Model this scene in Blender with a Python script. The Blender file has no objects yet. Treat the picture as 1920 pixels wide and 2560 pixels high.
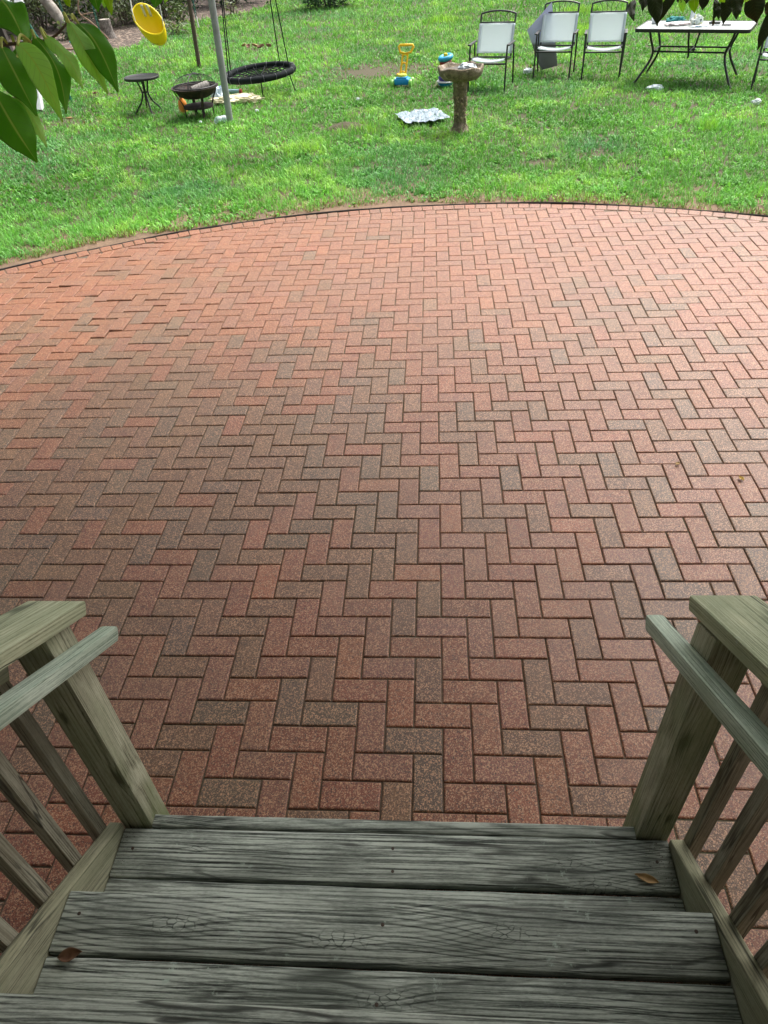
import bpy, bmesh, math, random
import numpy as np
from mathutils import Vector, Matrix, noise as mnoise

random.seed(7)
rng = np.random.default_rng(7)
S = bpy.context.scene
COL = S.collection
R = math.radians
PI = math.pi

# ------------------------------------------------------------------ camera
cam_d = bpy.data.cameras.new("camera")
cam = bpy.data.objects.new("camera", cam_d)
COL.objects.link(cam)
CAM_LOC = Vector((0.3845, -1.0719, 2.2085))
ROT = Matrix(((0.99735541, 0.05093666, -0.0518424),
              (-0.00570292, -0.65626262, -0.754511),
              (-0.07245451, 0.75281128, -0.65423659)))
M3 = Matrix((ROT[0], -ROT[1], -ROT[2])).transposed()
cam.matrix_world = Matrix.Translation(CAM_LOC) @ M3.to_4x4()
cam_d.sensor_fit = 'VERTICAL'
cam_d.sensor_height = 36.0
cam_d.lens = 1756.82 / 2560 * 36.0
cam_d.clip_start = 0.02
cam_d.clip_end = 400
S.camera = cam

# ------------------------------------------------------------------ light
SUN_EL, SUN_AZ = 58, 38            # azimuth measured from +Y towards +X
world = bpy.data.worlds.new("World")
S.world = world
world.use_nodes = True
wn = world.node_tree
bg = wn.nodes["Background"]
sky = wn.nodes.new("ShaderNodeTexSky")
sky.sky_type = 'NISHITA'
sky.sun_disc = False
sky.sun_elevation = R(SUN_EL)
sky.sun_rotation = R(SUN_AZ)
sky.dust_density = 8.0
sky.air_density = 0.7
sky.ozone_density = 1.0
hsv = wn.nodes.new("ShaderNodeHueSaturation")      # overcast: a thin white veil takes the blue out of the sky
hsv.inputs['Saturation'].default_value = 0.4
wn.links.new(sky.outputs[0], hsv.inputs['Color'])
wn.links.new(hsv.outputs[0], bg.inputs[0])
bg.inputs[1].default_value = 0.13
sun_d = bpy.data.lights.new("sun", 'SUN')
sun_d.energy = 1.05
sun_d.angle = R(16)
sun_d.color = (1.0, 0.965, 0.92)
sun = bpy.data.objects.new("sun", sun_d)
COL.objects.link(sun)
az = R(SUN_AZ)
to_sun = Vector((math.sin(az) * math.cos(R(SUN_EL)), math.cos(az) * math.cos(R(SUN_EL)), math.sin(R(SUN_EL))))
sun.rotation_euler = to_sun.to_track_quat('Z', 'Y').to_euler()
sun.location = (3, 6, 9)
S.view_settings.view_transform = 'Standard'
S.view_settings.look = 'None'
S.view_settings.gamma = 1.0
S.view_settings.exposure = 1.42

# ------------------------------------------------------------------ helpers
class MB:
    def __init__(s):
        s.v, s.f = [], []
    def add(s, vs, fs):
        o = len(s.v)
        s.v += [tuple(p) for p in vs]
        s.f += [tuple(i + o for i in f) for f in fs]
        return s
    def box(s, c, size, rot=None, bev=0.0):
        bm = bmesh.new()
        bmesh.ops.create_cube(bm, size=1)
        bmesh.ops.scale(bm, vec=size, verts=bm.verts)
        if bev:
            bmesh.ops.bevel(bm, geom=list(bm.edges), offset=bev, segments=2, affect='EDGES', profile=0.6)
        if rot is not None:
            bmesh.ops.rotate(bm, matrix=rot.to_3x3(), verts=bm.verts)
        bmesh.ops.translate(bm, vec=c, verts=bm.verts)
        bm.verts.index_update()
        s.add([v.co[:] for v in bm.verts], [[v.index for v in f.verts] for f in bm.faces])
        bm.free()
        return s
    def tube(s, pts, r, n=8, closed=False, caps=True):
        pts = [Vector(p) for p in pts]
        m = len(pts)
        rs = r if isinstance(r, (list, tuple)) else [r] * m
        vs, fs = [], []
        up = None
        for i, p in enumerate(pts):
            if closed:
                t = (pts[(i + 1) % m] - pts[i - 1])
            else:
                t = pts[min(i + 1, m - 1)] - pts[max(i - 1, 0)]
            t.normalize()
            if up is None:
                up = Vector((0, 0, 1)) if abs(t.z) < 0.9 else Vector((0, 1, 0))
            a = up - t * up.dot(t)
            if a.length < 1e-5:
                a = t.orthogonal()
            a.normalize()
            up = a
            b = t.cross(a)
            for k in range(n):
                an = 2 * PI * k / n
                vs.append(p + (a * math.cos(an) + b * math.sin(an)) * rs[i])
        mm = m if closed else m - 1
        for i in range(mm):
            j = (i + 1) % m
            for k in range(n):
                l = (k + 1) % n
                fs.append((i * n + k, i * n + l, j * n + l, j * n + k))
        if caps and not closed:
            fs.append(tuple(range(n - 1, -1, -1)))
            fs.append(tuple((m - 1) * n + k for k in range(n)))
        return s.add(vs, fs)
    def lathe(s, prof, n=32, c=(0, 0, 0), fn=None):
        vs, fs = [], []
        m = len(prof)
        for i, (r, z) in enumerate(prof):
            for k in range(n):
                a = 2 * PI * k / n
                rr, zz = (r, z) if fn is None else fn(r, z, a, i)
                vs.append((c[0] + rr * math.cos(a), c[1] + rr * math.sin(a), c[2] + zz))
        for i in range(m - 1):
            for k in range(n):
                l = (k + 1) % n
                fs.append((i * n + k, i * n + l, (i + 1) * n + l, (i + 1) * n + k))
        if prof[0][0] > 1e-4:
            fs.append(tuple(range(n - 1, -1, -1)))
        if prof[-1][0] > 1e-4:
            fs.append(tuple((m - 1) * n + k for k in range(n)))
        return s.add(vs, fs)
    def grid(s, fn, nu, nv, closed_u=False):
        vs = [fn(i / (nu - 1 if not closed_u else nu), j / (nv - 1)) for j in range(nv) for i in range(nu)]
        fs = []
        for j in range(nv - 1):
            for i in range(nu if closed_u else nu - 1):
                k = (i + 1) % nu
                fs.append((j * nu + i, j * nu + k, (j + 1) * nu + k, (j + 1) * nu + i))
        return s.add(vs, fs)
    def build(s, name, mat, parent=None, smooth=True, solid=0.0, sub=0):
        me = bpy.data.meshes.new(name)
        me.from_pydata(s.v, [], s.f)
        me.update()
        if mat:
            me.materials.append(mat)
        if smooth:
            me.polygons.foreach_set('use_smooth', [True] * len(me.polygons))
            try:
                me.set_sharp_from_angle(angle=R(40))
            except Exception:
                pass
        o = bpy.data.objects.new(name, me)
        COL.objects.link(o)
        if parent:
            o.parent = parent
        if solid:
            m = o.modifiers.new("solid", 'SOLIDIFY'); m.thickness = solid; m.offset = 0
        if sub:
            m = o.modifiers.new("sub", 'SUBSURF'); m.levels = sub; m.render_levels = sub
        return o

def tag(o, label, cat, group=None, kind=None):
    if label: o['label'] = label
    if cat: o['category'] = cat
    if group: o['group'] = group
    if kind: o['kind'] = kind
    return o
def thing(name, loc, label, cat, rz=0, group=None):
    o = bpy.data.objects.new(name, None)
    o.empty_display_size = 0.1
    COL.objects.link(o)
    o.location = loc
    o.rotation_euler = (0, 0, rz)
    return tag(o, label, cat, group)
def copy_tree(o, parent=None):
    c = o.copy()
    COL.objects.link(c)
    c.parent = parent
    for ch in list(o.children):
        copy_tree(ch, c)
    return c
def setting(o):
    o['kind'] = 'structure'
    return o
def cat(pts, n=6):
    """smooth Catmull-Rom path through pts"""
    p = [Vector(q) for q in pts]
    p = [p[0] * 2 - p[1]] + p + [p[-1] * 2 - p[-2]]
    out = []
    for i in range(1, len(p) - 2):
        for k in range(n):
            t = k / n
            a, b, c, d = p[i - 1], p[i], p[i + 1], p[i + 2]
            out.append(0.5 * ((2 * b) + (c - a) * t + (2 * a - 5 * b + 4 * c - d) * t * t + (3 * b - a - 3 * c + d) * t ** 3))
    out.append(p[-2])
    return out

# node helper ---------------------------------------------------------------
class NT:
    def __init__(s, name):
        s.m = bpy.data.materials.new(name)
        s.m.use_nodes = True
        s.t = s.m.node_tree
        s.p = s.t.nodes["Principled BSDF"]
        s.out = s.t.nodes["Material Output"]
    def n(s, typ, **kw):
        x = s.t.nodes.new("ShaderNode" + typ)
        for k, v in kw.items():
            setattr(x, k, v)
        return x
    def l(s, a, b):
        if isinstance(a, (int, float)):
            b.default_value = a
        elif isinstance(a, (tuple, list)):
            b.default_value = a
        else:
            s.t.links.new(a, b)
    def math(s, op, a, b=0.0, c=0.0):
        x = s.n("Math", operation=op)
        s.l(a, x.inputs[0]); s.l(b, x.inputs[1]); s.l(c, x.inputs[2])
        return x.outputs[0]
    def mix(s, f, a, b, blend='MIX'):
        x = s.n("Mix", data_type='RGBA', blend_type=blend)
        s.l(f, x.inputs[0])
        for q, i in ((a, 6), (b, 7)):
            if isinstance(q, (tuple, list)) and len(q) == 3:
                q = tuple(q) + (1,)
            s.l(q, x.inputs[i])
        return x.outputs[2]
    def comb(s, x_, y_, z_):
        x = s.n("CombineXYZ")
        s.l(x_, x.inputs[0]); s.l(y_, x.inputs[1]); s.l(z_, x.inputs[2])
        return x.outputs[0]
    def noise(s, vec, scale=5, detail=3, rough=0.55, out=0):
        x = s.n("TexNoise")
        if vec is not None: s.l(vec, x.inputs['Vector'])
        x.inputs['Scale'].default_value = scale
        x.inputs['Detail'].default_value = detail
        x.inputs['Roughness'].default_value = rough
        return x.outputs[out]
    def voro(s, vec, scale, feature='F1', out='Distance', rand=1.0):
        x = s.n("TexVoronoi", feature=feature)
        if vec is not None: s.l(vec, x.inputs['Vector'])
        x.inputs['Scale'].default_value = scale
        x.inputs['Randomness'].default_value = rand
        return x.outputs[out]
    def ramp(s, f, stops, interp='LINEAR'):
        x = s.n("ValToRGB")
        x.color_ramp.interpolation = interp
        e = x.color_ramp.elements
        while len(e) < len(stops): e.new(0.5)
        for q, (p, c) in zip(e, stops):
            q.position = p
            q.color = (c, c, c, 1) if isinstance(c, (int, float)) else (tuple(c) + (1,))
        s.l(f, x.inputs[0])
        return x.outputs[0]
    def obj(s):
        return s.n("TexCoord").outputs['Object']
    def geo(s):
        return s.n("NewGeometry").outputs['Position']
    def sep(s, v):
        x = s.n("SeparateXYZ"); s.l(v, x.inputs[0])
        return x.outputs
    def rand(s):
        return s.n("ObjectInfo").outputs['Random']
    def bump(s, h, strength=0.3, dist=0.003):
        x = s.n("Bump")
        x.inputs['Strength'].default_value = strength
        x.inputs['Distance'].default_value = dist
        s.l(h, x.inputs['Height'])
        s.l(x.outputs[0], s.p.inputs['Normal'])
    def set(s, **kw):
        for k, v in kw.items():
            k = k.replace('_', ' ')
            s.l(v if not (isinstance(v, (tuple, list)) and len(v) == 3) else tuple(v) + (1,), s.p.inputs[k])
        return s.m

def plain(name, c1, c2=None, scale=12, rough=0.6, metal=0.0, bump=0.0, bscale=60, spec=0.5, dist=0.002):
    t = NT(name)
    v = t.obj()
    c2 = c2 or tuple(q * 0.72 for q in c1)
    f = t.ramp(t.noise(v, scale, 4), [(0.3, 0.0), (0.7, 1.0)])
    t.set(Base_Color=t.mix(f, c1, c2), Metallic=metal)
    t.p.inputs['Specular IOR Level'].default_value = spec
    rr = t.math('MULTIPLY_ADD', t.noise(v, scale * 2.3, 2), 0.2, rough - 0.1)
    t.l(rr, t.p.inputs['Roughness'])
    if bump:
        t.bump(t.noise(v, bscale, 5, 0.6), bump, dist)
    return t.m

def wood(name, L, A, T, dark, mid, light, pitch=0.008, t0=0.05, fibre=0.5, contrast=1.0, knots=(), tint=None, tintamt=0.0, bump=0.6, lich=0.0, streak=0.0, groove=1.5, bdist=0.004, moss=0.0):
    t = NT(name)
    xyz = t.sep(t.obj())
    r37 = t.math('MULTIPLY', t.rand(), 41.0)
    l, a, th = xyz[L], xyz[A], xyz[T]
    lo = t.math('ADD', l, r37)
    w1 = t.noise(t.comb(t.math('MULTIPLY', lo, 1.3), t.math('MULTIPLY', a, 5.0), r37), 1.0, 2)
    w2 = t.noise(t.comb(t.math('MULTIPLY', lo, 0.9), r37, th), 1.0, 1)
    w3 = t.noise(t.comb(t.math('MULTIPLY', lo, 7.0), t.math('MULTIPLY', a, 40.0), r37), 1.0, 2)
    ac = t.math('ADD', a, t.math('MULTIPLY_ADD', w1, 0.05, -0.025))
    ac = t.math('ADD', ac, t.math('MULTIPLY_ADD', w3, 0.003, -0.0015))
    tc = t.math('ADD', t.math('ADD', th, t0), t.math('MULTIPLY_ADD', w2, 0.16, -0.08))
    r = t.math('SQRT', t.math('ADD', t.math('MULTIPLY', ac, ac), t.math('MULTIPLY', tc, tc)))
    kd = None
    for (kl, ka, kr) in knots:
        dl = t.math('MULTIPLY', t.math('SUBTRACT', l, kl), 0.30 / kr)
        da = t.math('MULTIPLY', t.math('SUBTRACT', a, ka), 1.0 / kr)
        d2 = t.math('ADD', t.math('MULTIPLY', dl, dl), t.math('MULTIPLY', da, da))
        g = t.math('POWER', 2.718, t.math('MULTIPLY', d2, -0.55))
        r = t.math('ADD', r, t.math('MULTIPLY', g, kr * 0.75))
        kd = g if kd is None else t.math('MAXIMUM', kd, g)
    ph = t.math('MULTIPLY', r, 2 * PI / pitch)
    s1 = t.math('MULTIPLY_ADD', t.math('SINE', ph), 0.5, 0.5)
    s1 = t.math('SUBTRACT', 1.0, t.math('POWER', t.math('SUBTRACT', 1.0, s1), groove))
    fib = t.noise(t.comb(t.math('MULTIPLY', lo, 9.0), t.math('MULTIPLY', a, 420.0), t.math('MULTIPLY', th, 420.0)), 1.0, 3, 0.6)
    blot = t.noise(t.comb(t.math('MULTIPLY', lo, 5.0), t.math('MULTIPLY', a, 14.0), t.math('MULTIPLY', th, 14.0)), 1.0, 5, 0.62)
    amt = t.math('MULTIPLY_ADD', t.ramp(blot, [(0.35, 0.15), (0.65, 1.0)]), contrast, 0.0)
    s2 = t.math('ADD', t.math('MULTIPLY', t.math('SUBTRACT', s1, 0.5), amt), 0.5)
    val = t.math('ADD', t.math('MULTIPLY', s2, 1 - fibre), t.math('MULTIPLY', fib, fibre))
    if streak:
        sw = t.math('ADD', a, t.math('MULTIPLY', t.math('SUBTRACT', r, a), 0.35))
        stn = t.noise(t.comb(t.math('MULTIPLY', lo, 1.6), t.math('MULTIPLY', sw, 430.0), t.math('MULTIPLY', th, 300.0)), 1.0, 2, 0.6)
        stv = t.ramp(stn, [(0.38, 0.0), (0.46, 0.6), (0.62, 1.0)])
        val = t.math('ADD', t.math('MULTIPLY', val, 1 - streak), t.math('MULTIPLY', stv, streak))
        s2 = t.math('ADD', t.math('MULTIPLY', s2, 0.4), t.math('MULTIPLY', stv, 0.8))
    val = t.math('ADD', val, t.math('MULTIPLY_ADD', blot, 0.34, -0.17))
    if streak:
        grain = t.noise(t.comb(t.math('MULTIPLY', lo, 55.0), t.math('MULTIPLY', a, 380.0), t.math('MULTIPLY', th, 380.0)), 1.0, 3, 0.75)
        val = t.math('ADD', val, t.math('MULTIPLY_ADD', grain, 0.5, -0.25))
    if kd is not None and streak < 0.36:
        val = t.math('SUBTRACT', val, t.math('MULTIPLY', t.math('POWER', kd, 4.0), 0.55))
        val = t.math('ADD', val, t.math('MULTIPLY', kd, 0.12))
    elif kd is not None:
        crk = t.voro(t.comb(t.math('MULTIPLY', l, 38.0), t.math('MULTIPLY', a, 75.0), th), 1.0, 'DISTANCE_TO_EDGE')
        kp = t.math('POWER', kd, 2.5)
        val = t.math('ADD', val, t.math('MULTIPLY', kp, 0.16))
        val = t.math('SUBTRACT', val, t.math('MULTIPLY', t.math('MULTIPLY', kp, t.ramp(crk, [(0.0, 1.0), (0.09, 0.0)])), 0.45))
    c = t.ramp(val, [(0.24, dark), (0.48, mid), (0.78, light)])
    if streak > 0.28:
        cn = t.noise(t.comb(t.math('MULTIPLY', lo, 1.1), t.math('MULTIPLY', sw, 26.0), t.math('MULTIPLY', th, 20.0)), 1.0, 3, 0.55)
        ck = t.ramp(t.math('ABSOLUTE', t.math('SUBTRACT', cn, 0.5)), [(0.0, 1.0), (0.011, 0.8), (0.022, 0.0)])
        gate = t.ramp(t.noise(t.comb(t.math('MULTIPLY', lo, 2.3), t.math('MULTIPLY', a, 9.0), th), 1.0, 2), [(0.48, 0.0), (0.6, 1.0)])
        ck = t.math('MULTIPLY', ck, gate)
        c = t.mix(t.math('MULTIPLY', ck, 0.9), c, (0.020, 0.020, 0.017))
        s2 = t.math('SUBTRACT', s2, t.math('MULTIPLY', ck, 1.5))
        dirt = 0.0 if streak < 0.36 else t.ramp(t.noise(t.comb(t.math('MULTIPLY', lo, 3.0), t.math('MULTIPLY', a, 7.0), th), 1.0, 6, 0.7), [(0.50, 0.0), (0.70, 0.55)])
        c = t.mix(dirt, c, (0.050, 0.056, 0.047))
    if tint is not None:
        tf = t.ramp(t.noise(t.comb(t.math('MULTIPLY', lo, 2.0), t.math('MULTIPLY', a, 6.0), t.math('MULTIPLY', th, 6.0)), 1.3, 4), [(0.42, 0.0), (0.68, 1.0)])
        c = t.mix(t.math('MULTIPLY', tf, tintamt), c, tint)
    if moss:
        mz = t.ramp(th if T == 2 else l, [(0.12, 1.0), (0.42, 0.0)])
        mn = t.ramp(t.noise(t.comb(t.math('MULTIPLY', a, 16.0), t.math('MULTIPLY', th, 16.0), t.math('MULTIPLY', lo, 4.0)), 1.0, 4), [(0.42, 0.0), (0.62, 1.0)])
        c = t.mix(t.math('MULTIPLY', t.math('MULTIPLY', mz, mn), moss), c, (0.10, 0.15, 0.035))
    if lich:
        lf = t.ramp(t.noise(t.obj(), 26.0, 6, 0.7), [(0.6, 0.0), (0.66, 1.0)])
        lb = t.ramp(t.noise(t.obj(), 4.0, 2), [(0.5, 0.0), (0.62, 1.0)])
        c = t.mix(t.math('MULTIPLY', t.math('MULTIPLY', lf, lb), lich), c, (0.36, 0.43, 0.36))
    t.set(Base_Color=c, Roughness=0.82)
    t.p.inputs['Specular IOR Level'].default_value = 0.25
    hh = t.math('ADD', t.math('MULTIPLY', s2, 0.7), t.math('MULTIPLY', fib, 0.5))
    t.bump(hh, bump, bdist)
    return t.m

# ================================================================== SETTING
CX, CY, RAD = 0.503, -0.426, 6.36
U = 0.1016

# --- ground sheet (soil under the lawn), from the patio edge to the horizon
t = NT("soil")
v = t.geo()
n1 = t.noise(v, 3.0, 6, 0.65)
n2 = t.noise(v, 45.0, 4, 0.7)
c = t.mix(t.ramp(n1, [(0.35, 0.0), (0.65, 1.0)]), (0.17, 0.105, 0.065), (0.10, 0.07, 0.043))
c = t.mix(t.ramp(n2, [(0.45, 0.0), (0.7, 0.8)]), c, (0.25, 0.165, 0.10))
xy = t.sep(v)
dx = t.math('SUBTRACT', xy[0], CX); dy = t.math('SUBTRACT', xy[1], CY)
rr = t.math('SQRT', t.math('ADD', t.math('MULTIPLY', dx, dx), t.math('MULTIPLY', dy, dy)))
far = t.ramp(t.math('DIVIDE', rr, 40.0), [(0.17, 0.0), (0.185, 1.0)])
c = t.mix(far, c, t.mix(n1, (0.085, 0.062, 0.036), (0.045, 0.05, 0.018)))
t.set(Base_Color=c, Roughness=0.95)
t.bump(n2, 0.5, 0.01)
SOIL = t.m
b = MB()
rings = [6.372, 6.45, 6.6, 7, 8, 10, 13, 17, 22, 30, 45, 80, 150]
NA = 180
def gpt(u, w):
    a = 2 * PI * u
    i = w * (len(rings) - 1)
    r = rings[int(round(i))]
    return (CX + r * math.cos(a), CY + r * math.sin(a), -0.012 if r > 6.4 else -0.02)
b.grid(gpt, NA, len(rings), closed_u=True)
setting(b.build("lawn_ground", SOIL))

# --- sand under and between the pavers
t = NT("joint_sand")
n2 = t.noise(t.geo(), 130.0, 4, 0.7)
n3 = t.noise(t.geo(), 1.2, 4)
c = t.mix(n2, (0.055, 0.043, 0.032), (0.19, 0.145, 0.10))
c = t.mix(t.ramp(n3, [(0.5, 0.0), (0.62, 0.7)]), c, (0.05, 0.062, 0.03))
t.set(Base_Color=c, Roughness=0.95)
b = MB()
def sandz(u, w):
    x, y = CX + (0.01 + 6.38 * w) * math.cos(2 * PI * u), CY + (0.01 + 6.38 * w) * math.sin(2 * PI * u)
    return (x, y, 0.006 * mnoise.noise(Vector((x * 0.8, y * 0.8, 3.1))) - 0.0075 + 0.0022 * mnoise.noise(Vector((x * 1.3, y * 1.3, 4))) + 0.002 * mnoise.noise(Vector((x * 6, y * 6, 1))))
b.grid(sandz, 260, 60, closed_u=True)
setting(b.build("bedding_sand", t.m))

# --- herringbone pavers
t = NT("paver")
at = t.n("Attribute", attribute_name="tint")
base = at.outputs['Color']
v = t.geo()
cell = t.n("TexVoronoi"); t.l(v, cell.inputs['Vector']); cell.inputs['Scale'].default_value = 245
cr = t.sep(cell.outputs['Color'])
cell2 = t.n("TexVoronoi"); t.l(v, cell2.inputs['Vector']); cell2.inputs['Scale'].default_value = 430
cr2 = t.sep(cell2.outputs['Color'])
c = t.mix(t.ramp(cr[0], [(0.0, 0.9), (0.36, 0.0)]), base, (0.045, 0.03, 0.026), 'MIX')
c = t.mix(t.ramp(cr[1], [(0.76, 0.0), (0.82, 0.75), (1.0, 0.95)]), c, (0.42, 0.225, 0.125))
c = t.mix(t.ramp(cr2[0], [(0.86, 0.0), (0.9, 0.65)]), c, (0.52, 0.32, 0.18))
c = t.mix(t.ramp(cr2[1], [(0.0, 0.6), (0.14, 0.0)]), c, (0.03, 0.022, 0.02))
big = t.noise(v, 0.9, 5, 0.6)
c = t.mix(t.ramp(big, [(0.45, 0.0), (0.7, 0.30)]), c, (0.125, 0.09, 0.055))
med = t.noise(v, 9.0, 4, 0.6)
c = t.mix(t.ramp(med, [(0.5, 0.0), (0.8, 0.35)]), c, (0.10, 0.07, 0.055))
t.set(Base_Color=c)
t.l(t.math('MULTIPLY_ADD', med, 0.22, 0.34), t.p.inputs['Roughness'])
t.p.inputs['Specular IOR Level'].default_value = 0.38
t.p.inputs['Coat Weight'].default_value = 0.10
t.p.inputs['Coat Roughness'].default_value = 0.32
hh = t.math('ADD', t.math('MULTIPLY', cr[2], 0.6), t.noise(v, 420.0, 3))
t.bump(hh, 0.55, 0.0022)
PAVER = t.m

def inset(poly, d):
    n = len(poly)
    out = []
    for i in range(n):
        p0, p1, p2 = poly[i - 1], poly[i], poly[(i + 1) % n]
        a = (p1 - p0); c_ = (p2 - p1)
        if a.length < 1e-6 or c_.length < 1e-6: return None
        a.normalize(); c_.normalize()
        na, nc = Vector((-a.y, a.x)), Vector((-c_.y, c_.x))
        den = 1 + na.dot(nc)
        if den < 0.15: return None
        out.append(p1 + (na + nc) * (d / den))
    return out
def area(p):
    return 0.5 * sum(p[i - 1].x * p[i].y - p[i].x * p[i - 1].y for i in range(len(p)))
def clip(poly, nrm, lim):
    out = []
    for i in range(len(poly)):
        a, c_ = poly[i - 1], poly[i]
        da, dc = a.dot(nrm) - lim, c_.dot(nrm) - lim
        if (da < 0) != (dc < 0):
            out.append(a + (c_ - a) * (da / (da - dc)))
        if dc < 0:
            out.append(c_)
    # drop near duplicates
    res = []
    for q in out:
        if not res or (q - res[-1]).length > 0.004: res.append(q)
    if len(res) > 2 and (res[0] - res[-1]).length < 0.004: res.pop()
    return res
def ss(x, a, b_):
    x = min(1, max(0, (x - a) / (b_ - a)))
    return x * x * (3 - 2 * x)
def heave(x, y):
    return ss(-x, 0.3, 2.0) * ss(y, 2.4, 3.8)
def pz(x, y):
    return 0.006 * mnoise.noise(Vector((x * 0.8, y * 0.8, 3.1))) + 0.008 * heave(x, y) * abs(mnoise.noise(Vector((x * 1.7, y * 1.7, 9.0))))
pv, pf, pc = [], [], []
def paver(poly, colr, gap=0.0016):
    poly = [Vector(p) for p in poly]
    if len(poly) < 3: return
    if area(poly) < 0: poly.reverse()
    if area(poly) < 0.0007: return
    o = inset(poly, gap + random.random() * 0.0014)
    if o is None: return
    i1 = inset(o, 0.0022)
    i2 = inset(o, 0.0055)
    if i1 is None or i2 is None or area(i2) < 0.0003: return
    cx = sum(p.x for p in poly) / len(poly); cy = sum(p.y for p in poly) / len(poly)
    h = heave(cx, cy)
    tl = 0.004 + 0.014 * h
    ta, tb = random.gauss(0, tl), random.gauss(0, tl)
    dz = pz(cx, cy) + max(-0.002, random.gauss(0, 0.0006 + 0.0022 * h))
    rot = random.gauss(0, 0.006)
    base_ = len(pv)
    n = len(o)
    for ring, z in ((o, -0.03), (o, -0.0045), (i1, -0.0014), (i2, 0.0)):
        for p in ring:
            x, y = p.x - cx, p.y - cy
            x, y = x - y * rot, y + x * rot
            pv.append((cx + x, cy + y, z + dz + ta * x + tb * y))
    for k in range(3):
        for q in range(n):
            w = (q + 1) % n
            pf.append((base_ + k * n + q, base_ + k * n + w, base_ + (k + 1) * n + w, base_ + (k + 1) * n + q)); pc.append(colr)
    pf.append(tuple(base_ + 3 * n + q for q in range(n))); pc.append(colr)

PAL = {'red': (0.208, 0.066, 0.033), 'orange': (0.232, 0.074, 0.033), 'pink': (0.202, 0.077, 0.046), 'brown': (0.143, 0.071, 0.037), 'grey': (0.116, 0.074, 0.046)}
def gauss2(x, y, cx, cy, sx, sy):
    return math.exp(-((x - cx) / sx) ** 2 - ((y - cy) / sy) ** 2)
def paver_colour(x, y):
    g = gauss2(x, y, -1.0, 1.9, 1.5, 1.4) * 0.62 + gauss2(x, y, 2.2, 2.2, 0.9, 1.3) * 0.25
    g += 0.20 * mnoise.noise(Vector((x * 0.7, y * 0.7, 1.7))) + 0.12 + 0.15 * mnoise.noise(Vector((x * 2.3, y * 2.3, 5.0)))
    g *= 1 - 0.8 * ss(y, 3.6, 5.0)
    q = random.random()
    if q < g * 0.30: k = 'grey'
    elif q < g * 1.15: k = 'brown'
    else:
        q = random.random()
        o_ = ss(-x, 0.0, 2.0) * ss(y, 2.0, 4.0)
        k = 'orange' if q < 0.15 + 0.6 * o_ else ('pink' if q < 0.15 + 0.6 * o_ + 0.32 else 'red')
    m = 0.95 + random.gauss(0, 0.07)
    cc = PAL[k]
    d = 1 + random.gauss(0, 0.03)
    return (cc[0] * m, cc[1] * m * d, cc[2] * m * (2 - d), 1)
RIN = RAD - 0.128
def place(u0, v0, u1, v1):
    cxy = Vector(((u0 + u1) / 2 * U, (v0 + v1) / 2 * U))
    d = cxy - Vector((CX, CY))
    if cxy.y < -2.3 or d.length > RIN + 0.12: return
    poly = [Vector((u0 * U, v0 * U)), Vector((u1 * U, v0 * U)), Vector((u1 * U, v1 * U)), Vector((u0 * U, v1 * U))]
    if d.length > RIN - 0.13:
        nr = d.normalized()
        poly = clip(poly, nr, Vector((CX, CY)).dot(nr) + RIN)
    paver(poly, paver_colour(cxy.x, cxy.y))
for vv in range(-26, 60):
    for k in range(-22, 22):
        u = (vv % 4) + 4 * k
        place(u, vv, u + 2, vv + 1)
        place(u + 3, vv, u + 4, vv + 2)
steps = int(2 * PI * (RAD - 0.06) / 0.1)
for k in range(steps):
    a0, a1 = 2 * PI * k / steps, 2 * PI * (k + 1) / steps
    if CY + RAD * math.sin(a0) < -2.3: continue
    r1 = RAD - 0.004 + random.uniform(-0.006, 0.004)
    q = [(CX + r * math.cos(a), CY + r * math.sin(a)) for r, a in ((RIN + 0.003, a0), (r1, a0), (r1, a1), (RIN + 0.003, a1))]
    paver(q, paver_colour(q[0][0], q[0][1]), 0.0032)
me = bpy.data.meshes.new("patio")
me.from_pydata(pv, [], pf)
ca = me.attributes.new("tint", 'FLOAT_COLOR', 'FACE')
ca.data.foreach_set('color', np.array(pc, dtype=np.float32).ravel())
me.materials.append(PAVER)
po = bpy.data.objects.new("patio", me)
COL.objects.link(po)
setting(po)

# --- black plastic edging round the patio
b = MB()
pts_o = []
for k in range(361):
    a = R(-20) + R(220) * k / 360
    wob = 0.007 * mnoise.noise(Vector((a * 9, 0, 0))) + 0.004 * mnoise.noise(Vector((a * 40, 2, 0)))
    pts_o.append((a, RAD + 0.012 + wob, 0.012 + 0.012 * mnoise.noise(Vector((a * 6, 7, 0)))))
vs = []
for (a, r, h) in pts_o:
    for (dr, z) in ((-0.002, -0.03), (-0.003, h - 0.010), (0.001, h - 0.006), (0.005, h - 0.010), (0.003, -0.03)):
        vs.append((CX + (r + dr) * math.cos(a), CY + (r + dr) * math.sin(a), z))
fs = []
for i in range(len(pts_o) - 1):
    for k in range(4):
        fs.append((i * 5 + k, i * 5 + k + 1, (i + 1) * 5 + k + 1, (i + 1) * 5 + k))
b.add(vs, fs)
tag(b.build("lawn_edging", plain("black_plastic", (0.012, 0.012, 0.013), (0.03, 0.027, 0.024), 8, 0.5)),
    "black plastic edging strip curving between brick patio and lawn", "edging")

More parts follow.
